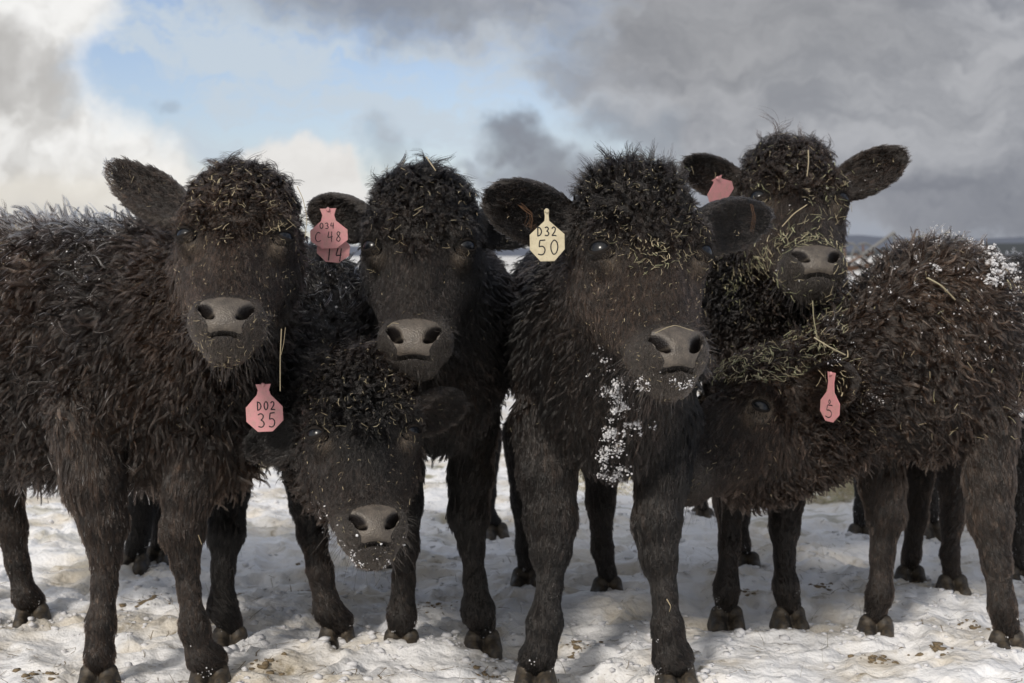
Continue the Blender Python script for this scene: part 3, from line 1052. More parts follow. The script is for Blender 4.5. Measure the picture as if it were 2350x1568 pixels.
    t = np.linspace(0, 1, P.shape[1])[None, :, None]
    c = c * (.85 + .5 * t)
    Lx, Ly, Lz = np.abs(Ll[:, 0]), Ll[:, 1], Ll[:, 2]
    dusty = headk * sstep(Lz, -.135, -.175) * sstep(Ly, .075, .02) * sp.get('dusty', .8)
    tan = headk * np.exp(-((Lx - .076) / .011) ** 2 - ((Lz + .019) / .009) ** 2) * (Ly < .05) * 1.0
    rimc = earh * rimk  # rim light on the ears, painted as paler rim hair
    islk = isl[keep]
    c = c * (1 - .30 * legk)[:, None, None] * np.where(islk, .45, 1.0)[:, None, None]
    de_ = np.minimum(np.linalg.norm(Ll - (.087, .010, .003), axis=1), np.linalg.norm(Ll - (-.087, .010, .003), axis=1))
    sock = headk * np.exp(-((de_ - .028) / .007) ** 2) * (sp.get('tan', 1) < 1.5)
    c = c * (1 - .45 * sock)[:, None, None]
    tan = np.maximum(tan, headk * np.exp(-((de_ - .0245) / .0032) ** 2) * .9 * (sp.get('tan', 1) > 1.5))
    for wgt, cc in ((dusty, (.050, .042, .035)), (tan * sp.get('tan', 1.0), (.15, .105, .07)), (rimc * .5, (.05, .042, .036))):
        k = (wgt * rng.uniform(.3, 1.3, len(p))).clip(0, 1)[:, None, None]
        c = c * (1 - k) + np.array(cc) * k
    # frost and snow powder caught on the tips
    if 'frost' in sp:
        fr = np.clip(sp['frost'](p, n), 0, 1)
        on = (rng.random(len(p)) < fr)
        k = on[:, None, None] * sstep(t, .35, .8)
        c = c * (1 - k) + np.array((.75, .76, .78)) * k
        rd = rd * (1 + 1.2 * k[:, :, 0])
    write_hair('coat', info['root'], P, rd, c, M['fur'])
    info['cp'], info['cn'] = P[:, 4], n
    info['head'] = headk
    print(info['root'].name, 'hairs', len(P))


def vd_of(p):
    return nrm(np.array((0, 0, CAM_H)) - p)
# ---------------------------------------------------------------- the calves
def ear(sx, root=(.080, .085, .085), tip=(.235, .10, .115), face=(0, -1, -.1), w=.046):
    return dict(root=(sx * root[0], root[1], root[2]), tip=(sx * tip[0], tip[1], tip[2]), face=(sx * face[0], face[1], face[2]), w=w)


def leg(*p, **k):
    return dict(p=p, **k)


def gp(dx, Y, z):
    return ((dx - 1175) / FD * Y, Y, z)


CALVES = []
# A: left, body side-on running out of the picture, head turned to the camera
CALVES.append(('calf', 'brown-black calf at the left edge, body side-on, one ear raised', dict(
    head=dict(eye=(538, 540, 2.80), yaw=.09, pitch=.66, roll=.03, s=.965, sleepy=1,
              ears=[ear(-1, tip=(.255, .08, .225), face=(-.1, -1, -.15), w=.050), ear(1, root=(.06, .12, .06), tip=(.095, .235, .04), face=(.8, -.5, -.3), w=.030)]),
    F=(-.72, 3.22, .645), B=(-1.36, 3.62, .645), rw=.20, rh=.265, nu=.03, nr=.17, hl=.068, shag=1.0,
    legs=[leg((180, 940, 85), (215, 1110, 76), (238, 1200, 60), (242, 1270, 46), (240, 1340, 37), (232, 1430, 43), (228, 1500, 42), (226, 1588, 46), toe=0, Yt=3.10),
          leg((450, 1000, 80), (432, 1130, 62), (418, 1220, 56), (425, 1290, 40), (433, 1350, 34), (446, 1440, 44), (462, 1510, 43), (482, 1585, 48), toe=.15, Yt=3.10),
          leg((10, 980, 75), (10, 1120, 50), (25, 1210, 42), (40, 1290, 34), (58, 1370, 37), (74, 1437, 38), toe=.1, Yt=3.6),
          leg((-260, 980, 75), (-260, 1120, 50), (-250, 1300, 34), (-240, 1430, 38), Yt=3.4)],
    n=120000, brown=.36, legbrown=.7, wave=1.9, curl=4.6, poll=.044, clump=.80,
    brownf=lambda p, L, h: .20 * h * sstep(-L[:, 2], -.02, .10) * (np.abs(L[:, 0]) < .09) + .05 * h,
    frost=lambda p, n: np.where(p[:, 0] < -.74, .02 + .04 * sstep(p[:, 2], .78, .88) + .36 * sstep(p[:, 2], .892, .912), 0.))))
# C: behind, facing, pink tag
CALVES.append(('calf', 'black calf facing the camera with two pink tags hanging from one ear', dict(
    head=dict(eye=(960, 566, 3.02), yaw=-.02, pitch=.47, roll=.0, s=1.02, 
              ears=[ear(-1, tip=(.228, .13, .15), face=(.15, -.8, -.6), w=.046), ear(1, tip=(.23, .16, .13), face=(0, -.7, -.7), w=.046)]),
    F=gp(1000, 3.42, .68), B=gp(1020, 4.25, .69), rw=.185, rh=.235, nu=.0, nr=.15,
    legs=[leg((920, 1080, 62), (925, 1150, 50), (930, 1250, 40), (926, 1330, 34), (922, 1410, 42), (921, 1500, 42), Yt=3.4),
          leg((1085, 960, 70), (1080, 1090, 56), (1075, 1180, 53), (1082, 1250, 38), (1090, 1330, 33), (1096, 1400, 44), (1108, 1503, 42), toe=.1, Yt=3.4),
          leg((880, 1000, 50), (880, 1200, 30), (880, 1260, 22), (880, 1310, 24)),
          leg((1120, 1000, 40), (1122, 1130, 22), (1124, 1190, 17), (1138, 1240, 22), toe=.2)],
    n=85000, brown=.12, wave=1.2, curl=4.2, poll=.042, hl=.035)))
# D: low head, pink tag 35
CALVES.append(('calf', 'curly black calf with lowered head and one pink tag beside its cheek', dict(
    head=dict(eye=(838, 993, 2.83), yaw=.22, pitch=.60, roll=.0, s=.97, nw=.90, sleepy=1,
              ears=[ear(-1, root=(.075, .10, .07), tip=(.20, .19, .07), face=(-.2, -.9, -.4), w=.045),
                    ear(1, root=(.085, .09, .075), tip=(.215, .135, .13), face=(0, -.5, -.85), w=.05)]),
    F=(-.47, 3.45, .635), B=(-.86, 4.10, .66), rw=.185, rh=.225, nu=.05, nr=.15,
    legs=[leg((540, 1010, 65), (525, 1120, 50), (518, 1220, 49), (512, 1300, 34), (510, 1395, 42), (528, 1495, 40), toe=.2, Yt=3.42),
          leg((700, 1060, 62), (708, 1150, 48), (716, 1220, 42), (735, 1310, 37), (752, 1400, 40), (775, 1488, 44), toe=.35, Yt=3.42),
          leg((322, 1050, 60), (328, 1150, 42), (318, 1230, 32), (308, 1312, 34), toe=-.1),
          leg((372, 1050, 50), (375, 1150, 36), (372, 1230, 28), (362, 1298, 28))],
    n=100000, brown=.15, wave=2.4, curl=5.0, poll=.056, shag=1.15, clump=.75, wild=.5,
    frost=lambda p, n: np.where((p[:, 2] > .72) & (p[:, 1] > 3.1), .10, 0.))))
# E: front right of centre, yellow tag
CALVES.append(('calf', 'black calf with a pale yellow ear tag and snow crumbs down its chest', dict(
    head=dict(eye=(1500, 574, 2.72), yaw=.24, pitch=.58, roll=.03, s=1.05, nw=.88,
              ears=[ear(-1, tip=(.25, .07, .145), face=(.2, -.8, -.55), w=.052), ear(1, tip=(.280, .125, .165), face=(.10, -.75, -.65), w=.047)]),
    F=gp(1395, 3.20, .665), B=gp(1330, 3.95, .68), rw=.20, rh=.235, nu=.0, nr=.155,
    legs=[leg((1252, 960, 88), (1256, 1080, 74), (1264, 1190, 66), (1264, 1260, 52), (1262, 1340, 37), (1250, 1430, 47), (1240, 1500, 46), (1228, 1582, 50), toe=-.1, Yt=3.16),
          leg((1535, 960, 85), (1520, 1090, 68), (1506, 1200, 62), (1512, 1280, 48), (1525, 1360, 37), (1532, 1440, 46), (1540, 1510, 48), (1553, 1580, 50), toe=.12, Yt=3.16),
          leg((1205, 1000, 60), (1205, 1150, 36), (1203, 1250, 27), (1208, 1350, 30), toe=-.1),
          leg((1385, 1000, 60), (1378, 1150, 38), (1382, 1260, 32), (1395, 1372, 32), toe=.2)],
    n=120000, brown=.26, wave=1.0, curl=3.4, poll=.042, hl=.038, legbrown=.2,
    brownf=lambda p, L, h: .10 * h * sstep(-L[:, 2], -.05, .10) - .1 * (1 - h))))
# F: tall calf at the back, curly
CALVES.append(('calf', 'tall curly calf at the back with raised head and hay over its face', dict(
    head=dict(eye=(1838, 452, 3.62), yaw=.06, pitch=.72, roll=.02, s=1.08,
              ears=[ear(-1, tip=(.225, .06, .15), face=(.3, -.8, -.4), w=.044), ear(1, tip=(.245, .0, .135), face=(-.1, -.9, -.3), w=.048)]),
    F=gp(1760, 3.95, .74), B=gp(1660, 4.62, .73), rw=.185, rh=.24, nu=.05, nr=.14,
    legs=[leg((1672, 1040, 52), (1675, 1150, 42), (1674, 1250, 32), (1667, 1350, 37), (1668, 1445, 37), Yt=3.65),
          leg((1805, 1040, 52), (1803, 1150, 46), (1800, 1210, 40), (1800, 1280, 31), (1803, 1345, 38), (1812, 1445, 39), toe=.1, Yt=3.65),
          leg((1700, 1050, 40), (1703, 1180, 24), (1706, 1250, 18), (1712, 1312, 20)),
          leg((1600, 1000, 40), (1600, 1100, 26), (1605, 1150, 20), (1612, 1203, 22))],
    n=85000, brown=.30, wave=3.0, curl=6.0, poll=.060, shag=.9, clump=.8)))
# G: right, head side-on and low, pink tag edge-on
CALVES.append(('calf', 'dark brown calf at the right with lowered head side-on and snow on its back', dict(
    head=dict(eye=(1672, 925, 3.30), yaw=-.98, pitch=.88, roll=.0, s=1.02, 
              ears=[ear(-1, tip=(.2, .10, .115), face=(.2, -.8, -.55), w=.045), ear(1, root=(.078, .055, .10), tip=(.245, .030, .120), face=(.20, -.85, -.5), w=.054)]),
    F=gp(2150, 3.55, .638), B=gp(2165, 4.05, .622), rw=.21, rh=.222, nu=.075, nr=.16, nr2=.085,
    legs=[leg((2010, 1000, 68), (2025, 1110, 56), (2034, 1180, 50), (2025, 1270, 35), (2020, 1360, 38), (2010, 1468, 38), toe=-.1, Yt=3.5),
          leg((2265, 980, 80), (2270, 1100, 62), (2272, 1190, 56), (2288, 1290, 42), (2300, 1390, 40), (2313, 1503, 42), toe=.15, Yt=3.42),
          leg((2110, 1050, 50), (2102, 1190, 34), (2092, 1270, 28), (2090, 1345, 30)),
          leg((2190, 1050, 50), (2186, 1190, 34), (2180, 1270, 28), (2187, 1367, 31))],
    n=100000, brown=.46, wave=2.0, curl=4.0, poll=.036, hl=.046, tan=2.2, wild=.42, lift=.20, clump=.86,
    frost=lambda p, n: .03 * sstep(p[:, 2], .55, .75) + .6 * sstep(p[:, 2], .862, .89))))
# H: mostly hidden behind the right edge
CALVES.append(('calf', 'black calf mostly hidden behind the brown calf at the right edge', dict(
    head=dict(eye=(2700, 700, 4.6), yaw=.9, pitch=.4, roll=.0, s=1.0, ears=[ear(-1), ear(1)]),
    F=gp(2620, 4.55, .61), B=gp(2320, 5.1, .61), rw=.19, rh=.235,
    legs=[leg((2345, 1000, 50), (2345, 1150, 34), (2340, 1240, 26), (2342, 1345, 28)),
          leg((2480, 1000, 50), (2480, 1150, 34), (2480, 1330, 28)),
          leg((1985, 1000, 40), (1980, 1100, 26), (1975, 1170, 22), (1976, 1242, 24)),
          leg((2140, 1000, 40), (2140, 1100, 26), (2140, 1170, 20), (2140, 1235, 22))],
    n=26000, brown=.2, hl=.04, frost=lambda p, n: .10 + .85 * sstep(p[:, 2], .84, .87))))

for i, (nm, lab, sp) in enumerate(CALVES):
    CAL = make_calf(nm, lab, sp, 100 + i)
    COATS[i] = CAL
# ---------------------------------------------------------------- thin stalks, flecks and crumbs
def tubes(P, r, sides=4):
    """P (N,K,3) centre lines, r (N,K) radii -> verts, quads"""
    N, K, _ = P.shape
    t = nrm(np.gradient(P, axis=1))
    ref = np.where(np.abs(t[..., 2:3]) > .8, np.array((1., 0, 0)), np.array((0, 0, 1.)))
    a = nrm(np.cross(t, ref)); b = np.cross(t, a)
    ang = np.arange(sides) * 2 * math.pi / sides
    ring = P[:, :, None, :] + r[:, :, None, None] * (a[:, :, None, :] * np.cos(ang)[None, None, :, None] + b[:, :, None, :] * np.sin(ang)[None, None, :, None] * .55)
    v = ring.reshape(-1, 3)
    base = (np.arange(N)[:, None] * K + np.arange(K - 1)[None, :]) * sides
    qs = []
    for i in range(sides):
        j = (i + 1) % sides
        qs.append(np.stack([base + i, base + j, base + sides + j, base + sides + i], -1).reshape(-1, 4))
    for e in (0, K - 1):
        c = (np.arange(N) * K + e) * sides
        qs.append(np.stack([c, c + 1, c + 2, c + 3], -1) if sides == 4 else np.zeros((0, 4), int))
    return v, np.concatenate(qs)


def stalk_obj(name, lines, r, mat=None, parent=None, shade=None, rng=None, taper=.6):
    P = np.asarray(lines, float)
    N, K, _ = P.shape
    rr = np.broadcast_to(np.asarray(r, float).reshape(-1, 1), (N, K)) * np.linspace(1, taper, K)[None, :]
    v, q = tubes(P, rr)
    sh = np.repeat(np.asarray(shade if shade is not None else np.full(N, .4)), K * 4)
    return mesh_np(name, v, q, mat or M['hay'], parent, False, dict(shade=sh))


def bent(a, b, bow, K=7, rng=None):
    a, b = V(a), V(b); t = np.linspace(0, 1, K)[:, None]
    L = np.linalg.norm(b - a)
    s = np.cross(b - a, (0, 1, 0)); s = s / (np.linalg.norm(s) + 1e-9)
    return a + (b - a) * t + s * bow * L * np.sin(t * math.pi) + V((0, -1, 0)) * .1 * L * np.sin(t * math.pi)


def flecks(rng, p, n, lmin, lmax, r, off=(.000, .006), flat=.25):
    N = len(p)
    d = rng.normal(size=(N, 3)); d = nrm(d - n * np.sum(d * n, 1)[:, None] + n * rng.normal(size=(N, 1)) * flat)
    L = rng.uniform(lmin, lmax, N) ** 1.0 * rng.uniform(.6, 1, N)
    c = p + n * rng.uniform(off[0], off[1], N)[:, None]
    bowv = np.cross(d, n) * (rng.normal(size=N) * .12 * L)[:, None]
    P = np.stack([c - d * L[:, None] / 2, c + bowv, c + d * L[:, None] / 2], 1)
    return P, rng.uniform(.6, 1.25, N) * r


def tag(o, label, cat, group=None, kind=None):
    if label: o['label'] = label
    if cat: o['category'] = cat
    if group: o['group'] = group
    if kind: o['kind'] = kind


def pick(ci, fn, N, rng, face=.0):
    """points of calf ci's outer coat for which fn(picture x, y, point, head point) gives a chance"""
    I = COATS[ci]
    p, n = I['cp'], I['cn']
    pr = project(p)
    L = ch_loc(p, I['o'], I['R'], I['s'])
    w = fn(pr[:, 0], pr[:, 1], p, L, n) * (np.sum(n * vd_of(p), 1) > face)
    w = np.clip(w, 0, None)
    if w.sum() <= 0: return p[:0], n[:0]
    i = rng.choice(len(p), min(N, int((w > 0).sum())), replace=False, p=w / w.sum())
    return p[i], n[i]


def everything_small():
    rng = np.random.default_rng(5)
    allP, allr, alls = [], [], []

    def add(ci, fn, N, lmin, lmax, r, sh=(0, .6), off=(0, .006), flat=.25):
        if ci not in COATS: return
        p, n = pick(ci, fn, N, rng)
        P, rr = flecks(rng, p, n, lmin, lmax, r, off, flat)
        allP.append(P); allr.append(rr); alls.append(rng.uniform(*sh, len(P)))
    head = lambda x, y, p, L, n: (np.linalg.norm(L - (0, .05, -.02), axis=1) < .24) * 1.0
    poll = lambda x, y, p, L, n: (np.abs(L[:, 0]) < .10) * sstep(L[:, 2], -.06, .06) * (L[:, 1] < .14) * (L[:, 2] < .25)
    face = lambda x, y, p, L, n: (np.linalg.norm(L - (0, .05, -.02), axis=1) < .24) * (L[:, 2] < .05) * (L[:, 2] > -.26)
    body = lambda x, y, p, L, n: (np.linalg.norm(L - (0, .05, -.02), axis=1) > .2) * (p[:, 2] > .45)
    # A
    add(0, poll, 200, .005, .026, .00075, (0, .5), (.002, .012))
    add(0, face, 320, .003, .011, .00062, (0, .4))
    add(0, lambda x, y, p, L, n: (x > 400) * (x < 560) * (y > 780) * (y < 1010) * 1., 130, .004, .016, .0007, (0, .4))
    add(0, body, 110, .004, .014, .0007)
    add(0, lambda x, y, p, L, n: (y < 640) * (x < 330) * 1., 110, .006, .026, .0008, (.1, .7))
    # C
    add(2 - 1, poll, 70, .006, .028, .0008, (0, .6), (.002, .012)); add(1, face, 60, .002, .009, .0005)
    add(1, body, 45, .004, .012, .0006)
    # D
    add(2, poll, 230, .005, .02, .0007, (0, .6), (.001, .012)); add(2, face, 150, .003, .012, .0006)
    add(2, body, 170, .006, .026, .0008)
    # E
    add(3, poll, 330, .004, .016, .0006, (.1, .8), (.001, .010)); add(3, lambda x, y, p, L, n: np.exp(-((x - 1510) / 60) ** 2 - ((y - 580) / 45) ** 2), 110, .008, .026, .0009, (.3, .9))
    add(3, face, 330, .002, .009, .00055, (0, .6)); add(3, body, 110, .003, .010, .0006)
    # F
    add(4, lambda x, y, p, L, n: poll(x, y, p, L, n) + .6 * face(x, y, p, L, n), 430, .007, .030, .0010, (.3, 1), (0, .010))
    add(4, lambda x, y, p, L, n: np.exp(-((y - (530 + np.abs(x - 1840) * .8)) / 26) ** 2) * (x < 1930) * (L[:, 2] < .08) * head(x, y, p, L, n), 150, .016, .042, .0013, (.5, 1), (0, .012))
    add(4, body, 150, .008, .026, .0011, (.3, 1))
    # G
    add(5, lambda x, y, p, L, n: (L[:, 0] < .105) * (y < 880) * (x < 1960) * (x > 1630) * (.3 + 1.0 * (vnoise(p * 22, 3)[:, 0] > 0)), 430, .010, .036, .0010, (.4, 1), (.002, .014))
    add(5, body, 190, .010, .036, .0013, (.1, .8))
    add(5, face, 60, .006, .018, .0009)
    P = np.concatenate(allP); r = np.concatenate(allr); s_ = np.concatenate(alls)
    o = stalk_obj('hay_flecks', P, r, shade=s_)
    tag(o, 'short dry hay and chaff clinging to the faces and coats of the calves', 'hay', kind='stuff')

    # snow crumbs
    pts, sz = [], []

    def crumbs(ci, fn, N, a, b, off=.004, clus=0):
        if ci not in COATS: return
        p, n = pick(ci, lambda x, y, p, L, n: fn(x, y, p, L, n) * (.04 + sstep(vnoise(p * 70, 31)[:, 0], .0, .3)), N, rng)
        if clus:
            c0 = p[:max(1, N // clus)]; k = rng.integers(0, len(c0), N)
            p, n = c0[k] + rng.normal(size=(N, 3)) * .0048 * rng.uniform(.3, 1.3, (N, 1)), n[k]
        pts.append(p + n * rng.uniform(0, off, len(p))[:, None]); sz.append(a + (b - a) * rng.random(len(p)) ** 3)
    crumbs(3, lambda x, y, p, L, n: np.exp(-((x - 1405) / 24) ** 4 - ((y - 1030) / 62) ** 4), 3000, .0008, .0032, .006, 20)
    crumbs(3, lambda x, y, p, L, n: np.exp(-((x - (1395 + (y - 800) * .25)) / 26) ** 2) * (y > 850) * (y < 1000), 1300, .0008, .0036, .006, 18)
    crumbs(3, lambda x, y, p, L, n: np.exp(-((y - (878 - .0010 * (x - 1530) ** 2 * -.0 )) / 12) ** 2) * (x > 1420) * (x < 1600) * (L[:, 2] < -.15), 150, .0007, .0026)
    crumbs(3, lambda x, y, p, L, n: np.exp(-((x - (1375 + (y - 800) * .5)) / 12) ** 2) * (y > 780) * (y < 900), 160, .0007, .0025)
    crumbs(2, lambda x, y, p, L, n: np.exp(-((x - (735 + (y - 1180) * .55)) / 14) ** 2) * (y > 1150) * (y < 1275), 170, .0006, .0020)
    crumbs(2, lambda x, y, p, L, n: (y > 1225) * (x > 760) * (x < 940) * (L[:, 2] < -.12), 90, .0006, .0022)
    crumbs(2, lambda x, y, p, L, n: (p[:, 2] > .70) * (p[:, 1] > 3.0) * 1., 320, .0007, .0024)
    crumbs(0, lambda x, y, p, L, n: (np.linalg.norm(L - (0, .05, -.02), axis=1) > .42) * (y < 650) * (x < 400) * np.exp(-(y - 480) / 70) * (p[:, 0] < -.72), 900, .0006, .0018)
    crumbs(5, lambda x, y, p, L, n: (p[:, 1] > 3.3) * np.exp(-np.clip(.93 - p[:, 2], 0, 1) / .07) * (x > 1950), 900, .0006, .0026, .008, 9)
    crumbs(5, lambda x, y, p, L, n: (p[:, 1] > 3.25) * (x > 1900) * (y < 900) * 1., 160, .0007, .0022)
    crumbs(5, lambda x, y, p, L, n: np.exp(-((x - 2310) / 40) ** 2 - ((y - 600) / 45) ** 2), 2400, .0010, .0042, .010, 24)
    crumbs(5, lambda x, y, p, L, n: (p[:, 1] > 3.2) * (x > 1900) * (y < 950) * (vnoise(p * 14, 8)[:, 0] > .0), 700, .0006, .0020, .010, 3)
    crumbs(0, lambda x, y, p, L, n: (x < 330) * (y < 760) * (p[:, 0] < -.75) * (vnoise(p * 14, 8)[:, 0] > .05), 420, .0006, .0018, .010, 3)
    crumbs(6, lambda x, y, p, L, n: (n[:, 2] > .55) * 1., 2600, .001, .0045, .008, 24)
    crumbs(4, lambda x, y, p, L, n: head(x, y, p, L, n), 60, .0009, .0024)
    for i in COATS:                                   # powder kicked up on the lower legs
        if i in (0, 1, 2, 3, 4, 5): crumbs(i, lambda x, y, p, L, n: np.exp(-p[:, 2] / .018), 90, .0006, .0020, .003, 5)
    p = np.concatenate(pts); s0 = np.concatenate(sz)
    import bmesh
    bm = bmesh.new(); bmesh.ops.create_icosphere(bm, subdivisions=1, radius=1)
    bv = np.array([v_.co[:] for v_ in bm.verts]); bf = np.array([[l.index for l in f.verts] for f in bm.faces]); bm.free()
    N = len(p)
    sc = s0[:, None, None] * rng.uniform(.5, 1.35, (N, 1, 3)) * rng.uniform(.55, 1.4, (N, len(bv), 1))
    v = (p[:, None, :] + bv[None] * sc).reshape(-1, 3)
    f = (bf[None] + (np.arange(N) * len(bv))[:, None, None]).reshape(-1, 3)
    o = mesh_np('snow_crumbs', v, f, M['snowlump'], None, True)
    tag(o, 'white crumbs of frozen snow stuck in the coats of the calves', 'snow', kind='stuff')

    # litter on the snow: chaff, bent dead grass
    def on_ground(n, y0, y1, dens=1.0):
        yy = y0 * (y1 / y0) ** rng.random(n); xx = rng.uniform(-.40, .40, n) * yy * 1.15
        return xx, yy
    xx, yy = on_ground(7000, 2.5, 9)
    m = vnoise(np.stack([xx * 2.2, yy * 2.2, 0 * xx], 1), 21)[:, 0] + rng.normal(size=len(xx)) * .35 > .05
    xx, yy = xx[m], yy[m]
    z = snow_height(xx, yy)
    c = np.stack([xx, yy, z + .002], 1)
    up = np.tile((0, 0, 1.), (len(c), 1))
    P, r = flecks(rng, c, up, .006, .06, .0011, (0, .004), .30)
    o = stalk_obj('straw_litter', P, r, material('trodden_straw', plain((.17, .125, .07), .8, .6, 60)))
    tag(o, 'brown chaff and straw scattered over the trampled snow', 'straw', kind='stuff')
    xx, yy = on_ground(420, 2.5, 8)
    z = snow_height(xx, yy)
    K = 6; t = np.linspace(0, 1, K)
    hgt = rng.uniform(.02, .06, len(xx)); az = rng.uniform(0, 6.28, len(xx)); ln = rng.uniform(.2, 1.5, len(xx))
    P = np.stack([xx[:, None] + np.cos(az)[:, None] * hgt[:, None] * ln[:, None] * t ** 1.6,
                  yy[:, None] + np.sin(az)[:, None] * hgt[:, None] * ln[:, None] * t ** 1.6,
                  z[:, None] - .004 + hgt[:, None] * t * (1 - .35 * t * ln[:, None])], -1)
    o = stalk_obj('dead_grass', P, np.full(len(xx), .0006), material('dead_grass_blades', plain((.15, .13, .07), .8, .5, 60)), taper=.3)
    tag(o, 'thin dead grass blades poking up through the snow', 'grass', kind='stuff')
    # broken crust
    N = 15000
    xx, yy = on_ground(N, 2.45, 8)
    m = vnoise(np.stack([xx * 3.2, yy * 3.2, 0 * xx], 1), 41)[:, 0] + rng.normal(size=N) * .25 > .0
    xx, yy = xx[m], yy[m]
    for I in COATS.values():                          # pushed up round the hooves
        for e in I['hooves']:
            a_ = rng.uniform(0, 6.283, 70); r_ = rng.uniform(.040, .085, 70)
            xx = np.concatenate([xx, e[0] + r_ * np.cos(a_)]); yy = np.concatenate([yy, e[1] + r_ * np.sin(a_) * 1.1 - .01])
    N = len(xx)
    s0 = .001 + .009 * rng.random(N) ** 4
    zz = snow_height(xx, yy) + s0 * .1
    rg = rng.uniform(.55, 1.45, (N, len(bv), 1))
    v = np.stack([xx, yy, zz], 1)[:, None, :] + bv[None] * rg * s0[:, None, None] * np.array((1.3, 1.3, .7))
    f = (bf[None] + (np.arange(N) * len(bv))[:, None, None]).reshape(-1, 3)
    o = mesh_np('snow_clods', v.reshape(-1, 3), f, M['snowlump'], None, True)
    tag(o, 'small loose lumps of trampled snow lying on the ground', 'snow', kind='stuff')
    N = 420
    cx = np.array([G(dx, dy)[:2] for dx, dy in ((100, 1560), (700, 1365), (1000, 1400), (1500, 1330), (2010, 1530), (2150, 1515), (610, 1540), (1100, 1545), (1900, 1350), (720, 1290), (1700, 1370), (1330, 1490), (2240, 1440), (330, 1390))])
    k = rng.integers(0, len(cx), N)
    xy = cx[k] + rng.normal(size=(N, 2)) * np.array((.030, .030)) * rng.uniform(.3, 1.2, (N, 1))
    s0 = .0015 + .007 * rng.random(N) ** 3
    v = np.stack([xy[:, 0], xy[:, 1], snow_height(xy[:, 0], xy[:, 1]) + .001], 1)[:, None, :] + bv[None] * rng.uniform(.55, 1.45, (N, len(bv), 1)) * s0[:, None, None] * np.array((1.3, 1.3, .6))
    f = (bf[None] + (np.arange(N) * len(bv))[:, None, None]).reshape(-1, 3)
    o = mesh_np('dirt_crumbs', v.reshape(-1, 3), f, material('mud', plain((.18, .135, .08), .9, .5, 90)), None, True)
    tag(o, 'brown crumbs of mud and dung in small patches on the snow', 'dirt', kind='stuff')
    # spread of hay on the snow behind the right-hand calves
    for (dx, dy, rx, ry, N) in ((1905, 1108, .42, .40, 5200), (1440, 1085, .30, .5, 1500), (2215, 1150, .2, .4, 900)):
        g0 = G(dx, dy)
        a = rng.uniform(0, 6.28, N); rr = np.sqrt(rng.random(N)) * (1 + .3 * np.sin(a * 3 + dx))
        xx, yy = g0[0] + rx * rr * np.cos(a), g0[1] + ry * rr * np.sin(a)
        c = np.stack([xx, yy, snow_height(xx, yy) + .03 * rng.random(N) * (1 - rr * .6)], 1)
        P, r = flecks(rng, c, np.tile((0, 0, 1.), (N, 1)), .03, .13, .0016, (0, .01), .5)
        o = stalk_obj('hay_spread', P, r, shade=rng.uniform(.1, .9, N))
        tag(o, {1905: 'yellow-green hay strewn on the snow behind the calf with its head side-on',
                1440: 'thin scatter of pale hay on the snow behind the calf with the yellow tag',
                2215: 'thin scatter of hay on the snow under the brown calf at the right'}[dx], 'hay', kind='stuff')

    # single stalks one could pick off
    def stalk(pts, r, label, shade=.3):
        P = np.array([W(*p_) for p_ in pts])
        # resample smoothly
        t = np.linspace(0, len(P) - 1, 4 * (len(P) - 1) + 1)
        Q = np.stack([np.interp(t, np.arange(len(P)), P[:, k]) for k in range(3)], 1)
        Q[1:-1] = .5 * Q[1:-1] + .25 * (Q[:-2] + Q[2:])
        o = stalk_obj('hay_stalk', Q[None], [r], shade=[shade], taper=.8)
        tag(o, label, 'hay stalk', 'single long stalks of hay caught on the calves')
    stalk([(646, 755, 2.64), (643, 820, 2.63), (643, 898, 2.63)], .0016, 'longest hay stalk, hanging straight down from the chin of the brown-black calf', .15)
    stalk([(655, 752, 2.64), (651, 790, 2.64), (645, 815, 2.63)], .0009, 'thin hay stalk hanging beside the longest one under the chin', .1)
    stalk([(682, 428, 2.74), (695, 455, 2.73), (705, 500, 2.73), (700, 545, 2.74)], .0012, 'kinked hay stalk dangling in front of the ear with two pink tags', .3)
    stalk([(978, 360, 3.00), (1000, 392, 2.99)], .0024, 'short thick tan stalk on the poll of the calf with two tags', .05)
    stalk([(889, 750, 2.84), (900, 741, 2.83), (915, 743, 2.83)], .0009, 'short curved stalk on the nose of the calf with two tags', .2)
    stalk([(1503, 765, 2.52), (1530, 752, 2.51), (1550, 746, 2.51), (1592, 760, 2.52)], .0010, 'curved stalk lying across the nose of the calf with the yellow tag', .25)
    stalk([(1855, 345, 3.50), (1856, 372, 3.49), (1852, 405, 3.49)], .0026, 'upright stalk on the forehead of the tall curly calf', .2)
    stalk([(1795, 520, 3.42), (1822, 490, 3.42), (1852, 470, 3.43)], .0022, 'stalk slanting across the face of the tall curly calf', .1)
    stalk([(1865, 690, 3.36), (1867, 730, 3.36), (1876, 778, 3.34)], .0020, 'long stalk hanging below the chin of the tall curly calf', .7)
    stalk([(1868, 775, 3.20), (1900, 795, 3.19), (1940, 815, 3.19)], .0030, 'thick stalk lying on the poll of the side-on calf', .5)
    stalk([(2128, 638, 3.36), (2160, 655, 3.35), (2192, 688, 3.35)], .0034, 'thick stalk lying on the back of the dark brown calf', .6)
    stalk([(1530, 1375, 3.04), (1540, 1392, 3.03), (1536, 1404, 3.03)], .0014, 'small forked straw on the right front shin of the calf with the yellow tag', 0)
    stalk([(455, 1228, 3.00), (463, 1250, 3.00)], .0016, 'short straw on the front shin of the brown-black calf', 0)


everything_small()

